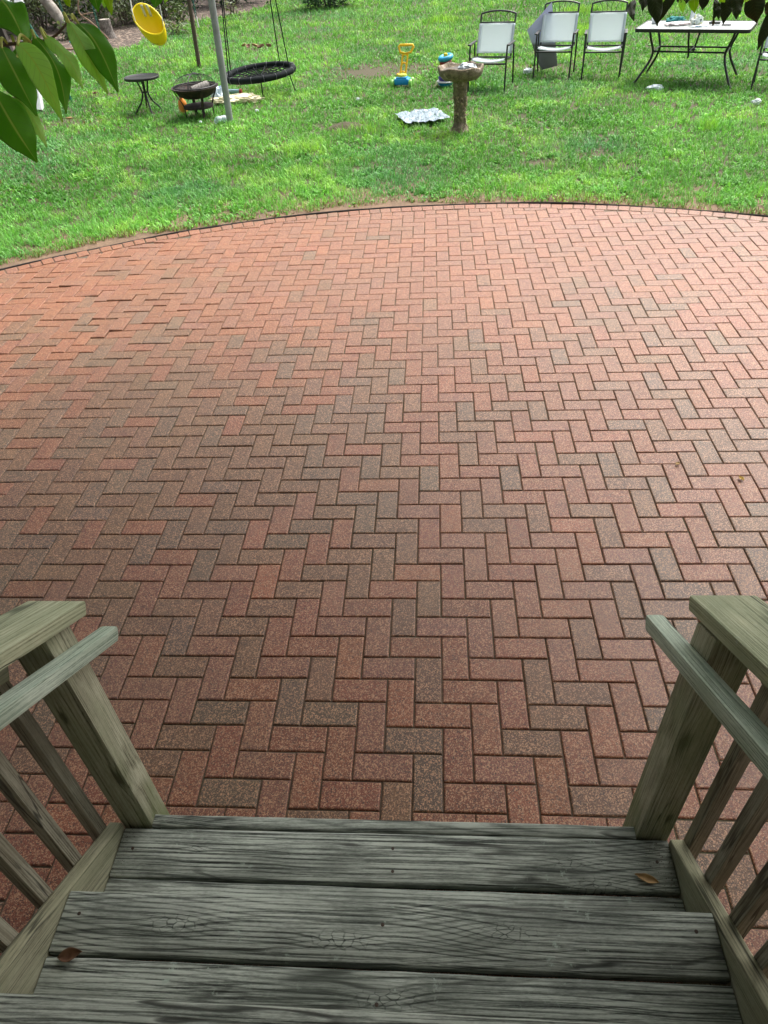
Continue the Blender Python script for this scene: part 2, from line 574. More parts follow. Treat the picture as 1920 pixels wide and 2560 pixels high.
# --- mulch bed at the wood's edge
MUL = [(-30, 13.5), (-16, 15.2), (-11, 16.2), (-8.2, 16.9), (-6.85, 17.3), (-6.4, 18.2), (-6.55, 20), (-6.5, 21.8), (-5.6, 22.8), (-4.9, 23.7), (-4.7, 26.5), (-4.5, 45)]
def mulch_x(y):
    """right-hand limit of the mulch bed at this y"""
    for (x0, y0), (x1, y1) in zip(MUL, MUL[1:]):
        if y0 <= y <= y1:
            return x0 + (x1 - x0) * (y - y0) / (y1 - y0)
    return -99
b = MB()
dense = cat([(x, y, 0) for x, y in MUL], 5)
def mul(u, w):
    p = dense[int(round(w * (len(dense) - 1)))]
    j = 0.18 * mnoise.noise(Vector((p.y * 2.0, 1, 1))) if u > 0.99 else 0
    return (-60 + (p.x + j + 60) * u, p.y, 0.004 + 0.05 * (1 - u) )
b.grid(mul, 12, len(dense))
t = NT("mulch")
v = t.geo()
vc = t.n("TexVoronoi"); t.l(v, vc.inputs['Vector']); vc.inputs['Scale'].default_value = 22
cr = t.sep(vc.outputs['Color'])
c = t.mix(cr[0], (0.03, 0.021, 0.017), (0.12, 0.085, 0.065))
c = t.mix(t.ramp(cr[1], [(0.85, 0.0), (0.9, 0.8)]), c, (0.42, 0.33, 0.25))
c = t.mix(t.ramp(t.noise(v, 1.1, 4), [(0.5, 0.0), (0.7, 0.6)]), c, (0.13, 0.11, 0.09))
t.set(Base_Color=c, Roughness=0.95)
t.bump(cr[2], 0.8, 0.04)
setting(b.build("mulch_bed", t.m))

# --- grass: real blades, thick near the patio, coarser far away
def fnoise(x, y, sc, seed):
    """cheap smooth value noise on numpy arrays"""
    g = np.random.default_rng(seed).random((256, 256))
    x = x * sc + 1000; y = y * sc + 1000
    xi, yi = np.floor(x).astype(int), np.floor(y).astype(int)
    fx, fy = x - xi, y - yi
    fx = fx * fx * (3 - 2 * fx); fy = fy * fy * (3 - 2 * fy)
    a = g[xi % 256, yi % 256]; b_ = g[(xi + 1) % 256, yi % 256]
    c_ = g[xi % 256, (yi + 1) % 256]; d_ = g[(xi + 1) % 256, (yi + 1) % 256]
    return (a * (1 - fx) + b_ * fx) * (1 - fy) + (c_ * (1 - fx) + d_ * fx) * fy
BARE = [(-0.55, 13.2, 0.9, 0.7, 0.8), (-0.3, 13.0, 0.5, 0.35, 0.7), (-0.745, 9.16, 0.26, 0.16, 0.97), (2.2, 7.45, 0.25, 0.12, 0.6), (1.5, 7.2, 0.25, 0.1, 0.55),
        (-1.85, 8.0, 0.35, 0.2, 0.5), (2.2, 12.7, 0.6, 0.25, 0.6), (-5.2, 12.2, 0.35, 0.2, 0.5), (-4.95, 10.2, 0.5, 0.25, 0.5), (-3.4, 16.4, 0.4, 0.3, 0.4)]
TUFT = [(0.607, 19.2, 0.45, 1.0), (3.42, 16.2, 0.5, 1.0), (3.92, 19.3, 0.6, 1.0), (3.66, 8.31, 0.17, 0.9), (0.95, 11.5, 0.25, 0.8), (-0.55, 9.0, 0.3, 0.6), (-0.25, 11.9, 0.2, 0.7), (2.3, 9.0, 0.25, 0.4), (-1.2, 8.2, 0.3, 0.4)]
def make_grass():
    N = 2600000
    # distance along the view with density ~ 1/d^2 (uniform in log d), angle uniform
    d = 6.0 * np.exp(rng.random(N) * math.log(34 / 6.0))
    a = (rng.random(N) - 0.5) * R(74) + R(5.48)
    x = CAM_LOC.x - d * np.sin(a)
    y = CAM_LOC.y + d * np.cos(a)
    rr = np.hypot(x - CX, y - CY)
    keep = rng.random(N) < 0.27
    edge = RAD + 0.012 + 0.15 * fnoise(x, y, 1.6, 1) ** 1.5 + 0.07 * fnoise(x, y, 9, 2)
    edge = np.where(x > 2.0, edge - 0.03, edge)
    keep &= rr > edge
    mx = np.interp(y, [q[1] for q in MUL], [q[0] for q in MUL], left=-99, right=-4.5)
    mxn = mx + 0.5 * (fnoise(x, y, 2.5, 3) - 0.5) 
    keep &= (y < 13.6) | (x > mxn)
    cl = fnoise(x, y, 11.0, 14) * 0.6 + fnoise(x, y, 22.0, 15) * 0.4
    dens = (0.72 + 0.45 * fnoise(x, y, 1.3, 4)) * np.clip(0.15 + 2.2 * (cl - 0.25), 0.12, 1.25)
    bare = np.zeros(N)
    for bx, by, sx, sy, k in BARE:
        g = k * np.exp(-((x - bx) / sx) ** 2 - ((y - by) / sy) ** 2) * (0.55 + 0.75 * fnoise(x, y, 6, 5))
        bare = np.maximum(bare, g)
    dens *= 1 - np.clip(bare * 1.35, 0, 0.97)
    keep &= rng.random(N) < dens
    x, y, d, rr, bare, edge = [q[keep] for q in (x, y, d, rr, bare, edge)]
    n = len(x)
    big = fnoise(x, y, 0.55, 6); mid = fnoise(x, y, 1.7, 7); fine = fnoise(x, y, 7.0, 8); cl = fnoise(x, y, 11.0, 14) * 0.6 + fnoise(x, y, 22.0, 15) * 0.4
    tuft = np.zeros(n)
    for tx, ty, s, k in TUFT:
        tuft = np.maximum(tuft, k * np.exp(-((x - tx) ** 2 + (y - ty) ** 2) / (s * s)))
    L = (0.040 + 0.042 * rng.random(n)) * (0.45 + 0.45 * mid + 0.25 * fine + 0.6 * cl) * (1 + 1.3 * tuft) * (1 - 0.5 * np.clip(bare, 0, 1))
    L *= 0.62 + 0.38 * np.clip((rr - edge) / 0.35, 0, 1)
    L *= 1 + 0.25 * np.clip((d - 12) / 12, 0, 1)
    w = 0.0048 * (d / 7.0) ** 0.9 * (0.7 + 0.6 * rng.random(n))
    az = rng.random(n) * 2 * PI
    weed = (rng.random(n) < 0.30 * np.clip((fnoise(x, y, 2.8, 21) - 0.48) * 4, 0, 1) + 0.02) & (d < 16)
    w = np.where(weed, w * 3.0, w); L = np.where(weed, L * 0.75 + 0.01, L)
    tall = rng.random(n) < 0.035
    L = np.where(tall, L * 1.7, L)
    lean = np.clip(0.25 + 0.95 * rng.random(n) ** 0.8 + 0.25 * weed, 0, 1.3) * (1 - 0.55 * tuft)
    tw = az + PI / 2 + (rng.random(n) - 0.5) * 1.3
    # points along the blade
    h1 = L * 0.55 * np.cos(lean * 0.55); o1 = L * 0.55 * np.sin(lean * 0.55)
    h2 = h1 + L * 0.5 * np.cos(np.minimum(lean * 1.55, 1.75)); o2 = o1 + L * 0.5 * np.sin(np.minimum(lean * 1.55, 1.75))
    ux, uy = np.cos(az), np.sin(az)
    wx, wy = np.cos(tw), np.sin(tw)
    z0 = np.full(n, -0.014)
    P = np.empty((n, 5, 3), np.float32)
    def put(i, o, h, s):
        P[:, i, 0] = x + ux * o + wx * w * s
        P[:, i, 1] = y + uy * o + wy * w * s
        P[:, i, 2] = z0 + h
    put(0, 0, 0, -0.5); put(1, 0, 0, 0.5)
    put(2, o1, h1, 0.55); put(3, o1, h1, -0.55)
    put(4, o2, h2, 0)
    # colour of each blade
    g1 = np.array([0.080, 0.250, 0.036]); g2 = np.array([0.185, 0.470, 0.082]); g3 = np.array([0.335, 0.580, 0.110]); br = np.array([0.20, 0.15, 0.06]); bl = np.array([0.095, 0.280, 0.105])
    f = np.clip(0.15 + 0.9 * (big - 0.5) + 0.7 * mid + 0.55 * (rng.random(n) - 0.5), 0, 1)[:, None]
    C_ = g1 * (1 - f) + g2 * f
    yl = np.clip((fine - 0.55) * 2 + (mid - 0.55) * 1.6 + tuft * 1.6 + 0.5 * (rng.random(n) - 0.5), 0, 1)[:, None] * 0.75
    C_ = C_ * (1 - yl) + g3 * yl
    bf = np.clip((fnoise(x, y, 0.9, 9) - 0.5) * 1.6 - tuft, 0, 0.8)[:, None]
    C_ = C_ * (1 - bf) + bl * bf
    dead = (rng.random(n) < 0.010 + 0.62 * np.clip(1 - (rr - edge) / 0.16, 0, 1) + 0.5 * np.clip(bare - 0.1, 0, 1))
    C_ = np.where(dead[:, None], br * (0.6 + 0.7 * rng.random((n, 1))), C_)
    C_ *= 0.66 + 0.72 * rng.random((n, 1))
    me = bpy.data.meshes.new("grass")
    me.vertices.add(n * 5)
    me.vertices.foreach_set('co', P.ravel())
    idx = (np.arange(n) * 5)[:, None]
    loops = np.concatenate([idx + np.array([[0, 1, 2, 3]]), idx + np.array([[3, 2, 4]])], axis=1).astype(np.int32).ravel()
    me.loops.add(n * 7)
    me.loops.foreach_set('vertex_index', loops)
    me.polygons.add(n * 2)
    st = np.stack([np.arange(n) * 7, np.arange(n) * 7 + 4], 1).astype(np.int32).ravel()
    me.polygons.foreach_set('loop_start', st)
    me.update(calc_edges=True)
    at_ = me.attributes.new("tint", 'FLOAT_COLOR', 'FACE')
    c4 = np.ones((n, 2, 4), np.float32); c4[:, :, :3] = C_[:, None, :]
    at_.data.foreach_set('color', c4.ravel())
    return me, n
t = NT("grass_blade")
tc = t.n("Attribute", attribute_name="tint").outputs['Color']
t.set(Base_Color=tc, Roughness=0.5)
t.p.inputs['Specular IOR Level'].default_value = 0.35
tr = t.n("BsdfTranslucent"); t.l(t.mix(1.0, tc, (1.1, 1.15, 0.6), 'MULTIPLY'), tr.inputs['Color'])
mx = t.n("MixShader"); t.l(0.35, mx.inputs[0]); t.l(t.p.outputs[0], mx.inputs[1]); t.l(tr.outputs[0], mx.inputs[2])
t.l(mx.outputs[0], t.out.inputs['Surface'])
gm, gn = make_grass()
gm.materials.append(t.m)
go = bpy.data.objects.new("grass", gm)
COL.objects.link(go)
tag(go, "short bright green lawn grass growing up to the patio edge", "grass", kind='stuff')
print("blades", gn)

# ================================================================== WOODEN STAIRS
ORG = Vector((0.25, -0.12, 0))
st = thing("porch_stairs", ORG, "weathered grey wooden porch steps with two sloping railings leading down to brick patio", "stairs")
def lk(px, py): return (px - ORG.x, py - ORG.y)
KN = [lk(0.55, -0.47) + (0.02,), lk(0.15, -0.50) + (0.022,), lk(-0.25, -0.475) + (0.02,), lk(0.75, -0.225) + (0.014,), lk(0.81, -0.28) + (0.02,), lk(-0.30, -0.215) + (0.008,), lk(0.27, -0.61) + (0.02,)]
W_TREAD = wood("weathered_tread", 0, 1, 2, (0.026, 0.030, 0.026), (0.160, 0.180, 0.152), (0.47, 0.51, 0.44), pitch=0.0105, t0=-0.14, fibre=0.30, contrast=0.8, knots=[(k[0], k[1], k[2]) for k in KN], tint=(0.075, 0.088, 0.070), tintamt=0.6, bump=0.55, lich=0.9, streak=0.37, groove=3.0, bdist=0.0022)
GD, GM_, GL = (0.095, 0.09, 0.055), (0.285, 0.285, 0.195), (0.46, 0.455, 0.33)
W_POST = wood("treated_post_wood", 2, 0, 1, GD, GM_, GL, pitch=0.012, t0=0.06, fibre=0.45, contrast=0.6, tint=(0.14, 0.19, 0.08), tintamt=0.6, bump=0.4, streak=0.3, groove=2.2, bdist=0.002, moss=0.75, knots=[(0.68, 0.715, 0.022), (0.46, -0.722, 0.022), (0.30, 0.76, 0.012), (0.75, -0.77, 0.014)])
W_RAIL = wood("weathered_rail_wood", 1, 0, 2, (0.13, 0.17, 0.13), (0.36, 0.44, 0.35), (0.60, 0.68, 0.56), pitch=0.011, t0=0.03, fibre=0.5, contrast=0.5, tint=(0.21, 0.28, 0.19), tintamt=0.6, bump=0.5, streak=0.35, groove=2.0, bdist=0.002)
W_CAP = wood("weathered_cap_wood", 1, 0, 2, (0.15, 0.165, 0.095), (0.38, 0.40, 0.26), (0.56, 0.58, 0.40), pitch=0.010, t0=0.045, fibre=0.45, contrast=0.5, tint=(0.22, 0.27, 0.16), tintamt=0.6, bump=0.6, lich=0.5, streak=0.35, groove=2.0, bdist=0.002)
W_STR = wood("stringer_wood", 1, 2, 0, GD, (0.275, 0.27, 0.18), (0.42, 0.41, 0.28), pitch=0.013, t0=0.05, fibre=0.55, contrast=0.4, tint=(0.20, 0.23, 0.125), tintamt=0.5, bump=0.3, streak=0.3, bdist=0.002)
XL, XR = -0.535, 1.03
def board(name, x0, x1, y0, y1, z0, z1, mat, rz=0.0, warp=0.003):
    """a worn plank: long box with rounded edges, slightly bowed"""
    nx = 40
    w = y1 - y0; hgt = z1 - z0; bv = 0.005
    prof = [(-w / 2, -hgt / 2 + bv), (-w / 2 + bv, -hgt / 2), (w / 2 - bv, -hgt / 2), (w / 2, -hgt / 2 + bv), (w / 2, hgt / 2 - bv), (w / 2 - bv * 0.4, hgt / 2 - bv * 0.35), (w / 2 - bv * 1.2, hgt / 2), (-w / 2 + bv * 1.2, hgt / 2), (-w / 2 + bv * 0.4, hgt / 2 - bv * 0.35), (-w / 2, hgt / 2 - bv)]
    sd = random.random() * 50
    vs, fs = [], []
    cx, cy, cz = (x0 + x1) / 2 - ORG.x, (y0 + y1) / 2 - ORG.y, (z0 + z1) / 2
    for i in range(nx + 1):
        x = (i / nx - 0.5) * (x1 - x0)
        for k, (py, pz_) in enumerate(prof):
            e = 0.0022 * mnoise.noise(Vector((x * 9, sd, k * 0.05 + (3 if py > 0 else 0))))
            bow = warp * mnoise.noise(Vector((x * 1.3, sd, 4)))
            vs.append((cx + x, cy + py + e + rz * x, cz + pz_ + bow))
    n = len(prof)
    for i in range(nx):
        for k in range(n):
            l_ = (k + 1) % n
            fs.append((i * n + k, (i + 1) * n + k, (i + 1) * n + l_, i * n + l_))
    fs.append(tuple(range(n))); fs.append(tuple(nx * n + k for k in range(n - 1, -1, -1)))
    return MB().add(vs, fs).build(name, mat, st)
H = 0.19
TH = 0.036
for i, y in enumerate((-0.155, -0.405, -0.675)):
    z = H * (i + 1)
    board("tread", XL + 0.003, XR - 0.003, y - 0.140, y - 0.002, z - TH, z, W_TREAD, rz=0.004 * (1 - i))
    board("tread", XL + 0.003, XR - 0.003, y - 0.286, y - 0.149, z - TH, z - 0.001, W_TREAD, rz=-0.002)
board("riser", -0.4535, 0.9425, -0.1545, -0.117, 0.004, H + 0.001, W_TREAD)
for i, y in enumerate((-0.434, -0.704, -0.975)):
    board("riser", XL + 0.003, XR - 0.003, y - 0.028, y, H * (i + 1) + 0.004, H * (i + 2) - TH - 0.002, W_TREAD)
# stringers (grain runs up the slope)
ang = math.atan(0.677)
rot = Matrix.Rotation(-ang, 4, 'X')
for x0, x1, dz in ((XL - 0.038, XL, 0.0), (XR, XR + 0.038, -0.012)):
    prof = [(-0.158, 0.216 + dz), (-1.25, 0.216 + 0.677 * 1.092 + dz), (-1.25, 0.55), (-0.44, 0.0), (-0.158, 0.0)]
    piv = Vector((0, -0.158, 0.216 + dz))
    vs = []
    inv = Matrix.Rotation(ang, 4, 'X')
    bv = 0.003
    for x in (x0 + 0.0, x1):
        for (y, z) in prof:
            p = inv @ (Vector((0, y, z)) - piv)
            vs.append((x - ORG.x, p.y, p.z))
    n = 5
    fs = [tuple(range(n)), tuple(range(2 * n - 1, n - 1, -1))] + [(k, n + k, n + (k + 1) % n, (k + 1) % n) for k in range(n)]
    o = MB().add(vs, fs).build("stringer", W_STR, st, smooth=False)
    bvm = o.modifiers.new("bev", 'BEVEL'); bvm.width = 0.004; bvm.segments = 2
    o.location = (0, piv.y - ORG.y, piv.z)
    o.rotation_euler = (-ang, 0, 0)
# posts
def slab(name, x0, x1, ylen, thick, end, slope, mat, bev=0.006):
    """sloping rail: 'end' = far lower end of its top edge (y, z); climbs towards the house"""
    a = math.atan(slope)
    b = MB().box(((x0 + x1) / 2 - ORG.x, -ylen / 2, -thick / 2), (x1 - x0, ylen, thick), bev=bev)
    o = b.build(name, mat, st)
    o.location = (0, end[0] - ORG.y, end[1])
    o.rotation_euler = (-a, 0, 0)
    return o
def post(x0, y0, h, top_slope, zbase=0.0):
    o = MB().box((x0 + 0.045 - ORG.x, y0 + 0.045 - ORG.y, zbase + h / 2), (0.09, 0.09, h), bev=0.005).build("post", W_POST, st)
    for v in o.data.vertices:
        if v.co.z > zbase + h / 2:
            v.co.z -= top_slope * (v.co.y - (y0 + 0.045 - ORG.y))
    return o
post(-0.545, -0.152, 1.02, 0.6)
post(0.944, -0.147, 1.035, 0.545)
post(-0.545, -1.34, 1.72, 0.6)
post(0.944, -1.34, 1.70, 0.545)
slab("cap_rail", -0.583, -0.440, 1.65, 0.036, (0.006, 1.0), 0.60, W_CAP)
slab("cap_rail", 0.942, 1.086, 1.62, 0.036, (0.010, 1.022), 0.545, W_CAP)
slab("handrail", -0.4545, -0.410, 1.65, 0.040, (0.036, 0.874), 0.62, W_RAIL, 0.009)
slab("handrail", 0.899, 0.9435, 1.72, 0.042, (0.100, 0.853), 0.566, W_RAIL, 0.009)
slab("top_rail", -0.573, -0.537, 1.32, 0.086, (-0.160, 1.052), 0.60, W_STR, 0.003)
slab("top_rail", 1.032, 1.068, 1.32, 0.086, (-0.156, 1.065), 0.545, W_STR, 0.003)
W_BAL = wood("baluster_wood", 2, 0, 1, (0.095, 0.085, 0.06), (0.255, 0.24, 0.175), (0.40, 0.385, 0.295), pitch=0.010, t0=0.05, fibre=0.5, contrast=0.6, tint=(0.12, 0.10, 0.06), tintamt=0.6, bump=0.35, streak=0.3, groove=2.0, bdist=0.002)
def baluster(x, y, z0, z1, sl):
    o = MB().box((x - ORG.x, y - ORG.y, (z0 + z1) / 2), (0.036, 0.036, z1 - z0), bev=0.003).build("baluster", W_BAL, st)
for y in (-0.190, -0.310, -0.430, -0.552, -0.675, -0.80, -0.925, -1.05):
    zb = 0.216 - 0.677 * (y + 0.158)
    baluster(-0.5915, y, zb - 0.12, 0.965 - 0.6 * (y - 0.006) - 0.012, 0.6)
for y in (-0.172, -0.298, -0.425, -0.532, -0.655, -0.78, -0.905, -1.03):
    zb = 0.204 - 0.677 * (y + 0.158)
    baluster(1.0865, y, zb - 0.12, 0.985 - 0.545 * (y - 0.01) - 0.012, 0.545)
# nail heads on the treads
NAIL = plain("rusty_nail", (0.05, 0.04, 0.035), (0.09, 0.06, 0.04), 50, 0.6, 0.6)
for (x, y, z) in ((0.26, -0.20, 0.19), (0.262, -0.262, 0.19), (0.255, -0.46, 0.38), (0.25, -0.62, 0.379), (-0.49, -0.22, 0.19), (0.98, -0.45, 0.38), (-0.49, -0.46, 0.38), (0.985, -0.215, 0.19)):
    MB().lathe([(0.0045, 0.0), (0.0045, 0.0012), (0.0001, 0.0016)], 10, (x - ORG.x, y - ORG.y, z - 0.0002)).build("nail_head", NAIL, st)

# the house the steps belong to (behind the camera)
hs = thing("house", (0.25, -3.0, 0), "house wall and covered porch behind the wooden steps", "house")
SID = plain("painted_siding", (0.42, 0.40, 0.36), (0.36, 0.345, 0.31), 3, 0.7)
b = MB()
for k in range(24):
    b.box((0, -0.02 - 0.004 * (k % 2), 0.45 + k * 0.13), (11.0, 0.03, 0.128))
b.build("wall", SID, hs, smooth=False)
b = MB()
for k in range(11):
    b.box((0, 1.92 - k * 0.145, 0.742), (4.4, 0.139, 0.036), bev=0.004)
b.build("porch_floor", W_TREAD, hs)
b = MB()
b.box((0, 1.2, 3.0), (7.5, 3.1, 0.10))  # unseen roof, added to shade the near end of the patio
b.box((0, 2.76, 2.93), (7.5, 0.04, 0.22))
b.build("porch_roof", plain("roof_soffit", (0.40, 0.39, 0.36), (0.34, 0.33, 0.30), 2, 0.8), hs, smooth=False)

# ================================================================== DRY LEAVES AND BITS
DRY = plain("dry_leaf", (0.23, 0.125, 0.07), (0.13, 0.065, 0.035), 40, 0.7)
TAN = plain("tan_leaf", (0.45, 0.30, 0.13), (0.30, 0.19, 0.08), 40, 0.7)
YEL = plain("yellow_leaf", (0.58, 0.42, 0.12), (0.45, 0.30, 0.10), 40, 0.7)
def dry_leaf(loc, L, W, rz, mat, curl, label, group=None, tilt=(0, 0)):
    def fn(u, w):
        s = (u - 0.5) * 2; q = w * 2 - 1
        half = W * (1 - abs(q) ** 1.8) * (1 - 0.2 * q) + 0.0004
        x = s * half
        return (x, q * L / 2, curl * s * s * W * (1 - q * q * 0.5) + 0.3 * curl * L * q * q * 0.3 + 0.001 * math.sin(q * 9))
    o = MB().grid(fn, 9, 13).build("fallen_leaf", mat, None, solid=0.0006)
    o.location = loc
    o.rotation_euler = (tilt[0], tilt[1], rz)
    return tag(o, label, "leaf", group)
dry_leaf((-0.472, -0.55, 0.384), 0.058, 0.014, R(-75), DRY, 0.9, "brown curled dry leaf lying on the upper visible step at left", tilt=(0.1, 0.2))
dry_leaf((0.945, -0.262, 0.1925), 0.062, 0.011, R(72), TAN, 0.7, "narrow tan dry leaf lying on the lowest step by the right stringer")
dry_leaf((1.868, 1.692, 0.006), 0.034, 0.011, R(20), YEL, 0.8, "small yellow leaf lying on the bricks at the right edge")
dry_leaf((1.600, 1.815, 0.006), 0.030, 0.010, R(-50), TAN, 0.8, "tiny tan leaf on the bricks left of the yellow leaf")
dry_leaf((-5.24, 12.10, 0.045), 0.12, 0.04, R(30), DRY, 0.8, "brown dry leaf on the lawn left of the round side table")
dry_leaf((-4.94, 10.25, 0.045), 0.12, 0.035, R(80), TAN, 0.8, "tan dry leaf on the lawn below the green foreground leaves")
for i, (x, y) in enumerate(((-3.5, 16.4), (-3.38, 16.5), (-3.05, 16.35), (-3.62, 16.6), (-3.2, 16.3))):
    dry_leaf((x, y, 0.05), 0.16, 0.05, i * 1.3, (DRY, TAN)[i % 2], 0.9, "dry oak-coloured leaf in the small litter of leaves on the lawn behind the net swing", "leaves littering the lawn behind the net swing", tilt=(0.3, 0.2))
b = MB()
for k in range(260):
    x = 1.02 - abs(random.gauss(0, 0.035)); y = random.uniform(-0.43, -0.165)
    s = random.uniform(0.001, 0.0035)
    a = random.random() * 6
    zz = 0.1905 + 0.0005 * k % 0.003
    b.add([(x, y, zz), (x + s * math.cos(a), y + s * math.sin(a), zz + s * 0.6), (x + s * math.cos(a + 1.4), y + s * math.sin(a + 1.4), zz)], [(0, 1, 2)])
for k in range(90):
    x = -0.53 + abs(random.gauss(0, 0.02)); y = random.uniform(-0.3, -0.165)
    s = random.uniform(0.001, 0.003); a = random.random() * 6
    b.add([(x, y, 0.1905), (x + s * math.cos(a), y + s * math.sin(a), 0.192), (x + s * math.cos(a + 1.4), y + s * math.sin(a + 1.4), 0.1905)], [(0, 1, 2)])
tag(b.build("leaf_litter", plain("litter_crumbs", (0.06, 0.05, 0.04), (0.18, 0.15, 0.12), 90, 0.9), smooth=False), "fine dark crumbs of dirt in the corners of the lowest step", "dirt", kind='stuff')
b = MB()
for k in range(500):
    a = random.random() * PI; r = random.random() ** 0.5 * 6.1
    x, y = CX + r * math.cos(a), CY + r * math.sin(a)
    s = random.uniform(0.002, 0.006); q = random.random() * 6
    b.add([(x, y, 0.006), (x + s * math.cos(q), y + s * math.sin(q), 0.008), (x + s * math.cos(q + 1.2), y + s * math.sin(q + 1.2), 0.006)], [(0, 1, 2)])
tag(b.build("patio_crumbs", plain("pale_crumbs", (0.5, 0.42, 0.3), (0.2, 0.15, 0.1), 90, 0.9), smooth=False), "tiny pale crumbs of litter scattered over the brick patio", "dirt", kind='stuff')

# ================================================================== LAWN FURNITURE
BLK = plain("black_metal", (0.018, 0.019, 0.02), (0.030, 0.032, 0.032), 20, 0.42, 0.3)
SLING = NT("white_sling")
v = SLING.obj()
x_, y_, z_ = SLING.sep(v)
wv = SLING.math('MULTIPLY', SLING.math('SINE', SLING.math('MULTIPLY', x_, 900.0)), SLING.math('SINE', SLING.math('MULTIPLY', z_, 900.0)))
SLING.set(Base_Color=SLING.mix(SLING.noise(v, 5.0, 3), (0.87, 0.93, 0.96), (0.80, 0.87, 0.90)), Roughness=0.75)
SLING.bump(wv, 0.15, 0.001)
_tr = SLING.n("BsdfTranslucent"); _tr.inputs['Color'].default_value = (0.92, 0.97, 0.98, 1)
_mx = SLING.n("MixShader"); SLING.l(0.58, _mx.inputs[0]); SLING.l(SLING.p.outputs[0], _mx.inputs[1]); SLING.l(_tr.outputs[0], _mx.inputs[2])
SLING.l(_mx.outputs[0], SLING.out.inputs['Surface'])
SLING = SLING.m
SLEEVE = plain("sling_sleeve_fabric", (0.52, 0.60, 0.63), (0.45, 0.53, 0.57), 9, 0.8)

def make_chair(label):
    c = thing("patio_chair", (0, 0, 0), label, "chair", 0, "white sling patio chairs on the lawn")
    W = 0.255
    r = 0.0125
    def bk(s):     # back frame side line, s=0 at the seat, 1 at the top
        return (0.13 + 0.21 * s ** 1.15, 0.40 + 0.505 * s)
    for sx in (-1, 1):
        MB().tube(cat([(sx * W * 1.08, -0.30, 0.0), (sx * W * 1.07, -0.265, 0.30), (sx * W * 1.07, -0.235, 0.565), (sx * W * 1.07, -0.20, 0.588)]), r).build("front_leg", BLK, c)
        MB().tube(cat([(sx * W * 1.15, 0.11, 0.565), (sx * W * 1.15, 0.15, 0.36), (sx * W * 1.12, 0.24, 0.0)]), r).build("rear_leg", BLK, c)
        MB().box((sx * W * 1.13, -0.045, 0.592), (0.042, 0.40, 0.018), bev=0.006).build("armrest", BLK, c)
    b = MB()
    pts = [(-W, *bk(k / 8)) for k in range(9)]
    top = [(-W + 2 * W * k / 10, bk(1)[0] + 0.004, bk(1)[1] + 0.035 * math.sin(PI * k / 10) ** 0.8) for k in range(1, 10)]
    pts2 = [(W, *bk(1 - k / 8)) for k in range(9)]
    b.tube(pts, r).tube(pts2, r).tube([pts[-1]] + top + [pts2[0]], r * 0.95)
    y1, z1 = bk(0.80)
    b.tube([(-W, y1, z1), (W, y1, z1)], r * 0.75)
    for s in (-1, 1):
        for x0, x1 in ((0.03, 0.055), (0.095, 0.165)):
            b.tube(cat([(s * x0, y1, z1), (s * (x0 + (x1 - x0) * 0.25), (y1 + bk(1)[0]) / 2, z1 + 0.075), (s * x1, bk(1)[0], bk(1)[1] + 0.035 * math.cos(x1 / W * 1.4))], 4), 0.0035, 6)
    b.build("back_frame", BLK, c)
    b = MB()
    b.grid(lambda u, w: ((u - 0.5) * 2 * (W - 0.004), bk(0.08 + 0.70 * w)[0] - 0.010 + 0.022 * math.sin(PI * u), bk(0.08 + 0.70 * w)[1]), 12, 14)
    sl = b.build("back_sling", SLING, c, solid=0.003)
    for s in (-1, 1):
        MB().grid(lambda u, w: (s * (W + 0.012 - 0.046 * u), bk(0.08 + 0.70 * w)[0] - 0.0155 - 0.004 * math.sin(PI * u) + 0.012 * u, bk(0.08 + 0.70 * w)[1]), 4, 12).build("sleeve", SLEEVE if s > 0 else SLING, sl, solid=0.003)
    def seat(u, w):
        x = (u - 0.5) * 2 * (W - 0.01)
        y = -0.245 + 0.37 * w
        z = 0.425 - 0.035 * w - 0.035 * math.sin(PI * u) * (0.75 + 0.25 * math.sin(PI * w))
        if w < 0.01: z -= 0.02
        return (x, y, z)
    MB().grid(seat, 13, 10).build("seat_sling", SLING, c, solid=0.005)
    b = MB()
    for s in (-1, 1):
        b.tube([(s * W, -0.25, 0.425), (s * W, 0.13, 0.392)], r)
    b.tube([(-W * 1.06, -0.258, 0.365), (W * 1.06, -0.258, 0.365)], r * 0.95)
    b.tube([(-W, 0.12, 0.395), (W, 0.12, 0.395)], r * 0.9)
    b.build("seat_frame", BLK, c)
    return c
ch = make_chair("white sling patio chair standing alone just behind the bird bath")
spots = [((1.262, 11.27, -0.012), -17, None),
         ((2.295, 12.00, -0.012), -15, "white sling patio chair with the lavender cushion leaning against its back"),
         ((2.985, 11.76, -0.012), -12, "white sling patio chair between the cushion chair and the long table"),
         ((5.115, 10.42, -0.012), -24, "white sling patio chair cut off by the right edge beyond the table")]
for i, (loc, rz, lab) in enumerate(spots):
    o = ch if i == 0 else copy_tree(ch)
    o.location = loc
    o.rotation_euler = (0, 0, R(rz))
    if lab: o['label'] = lab

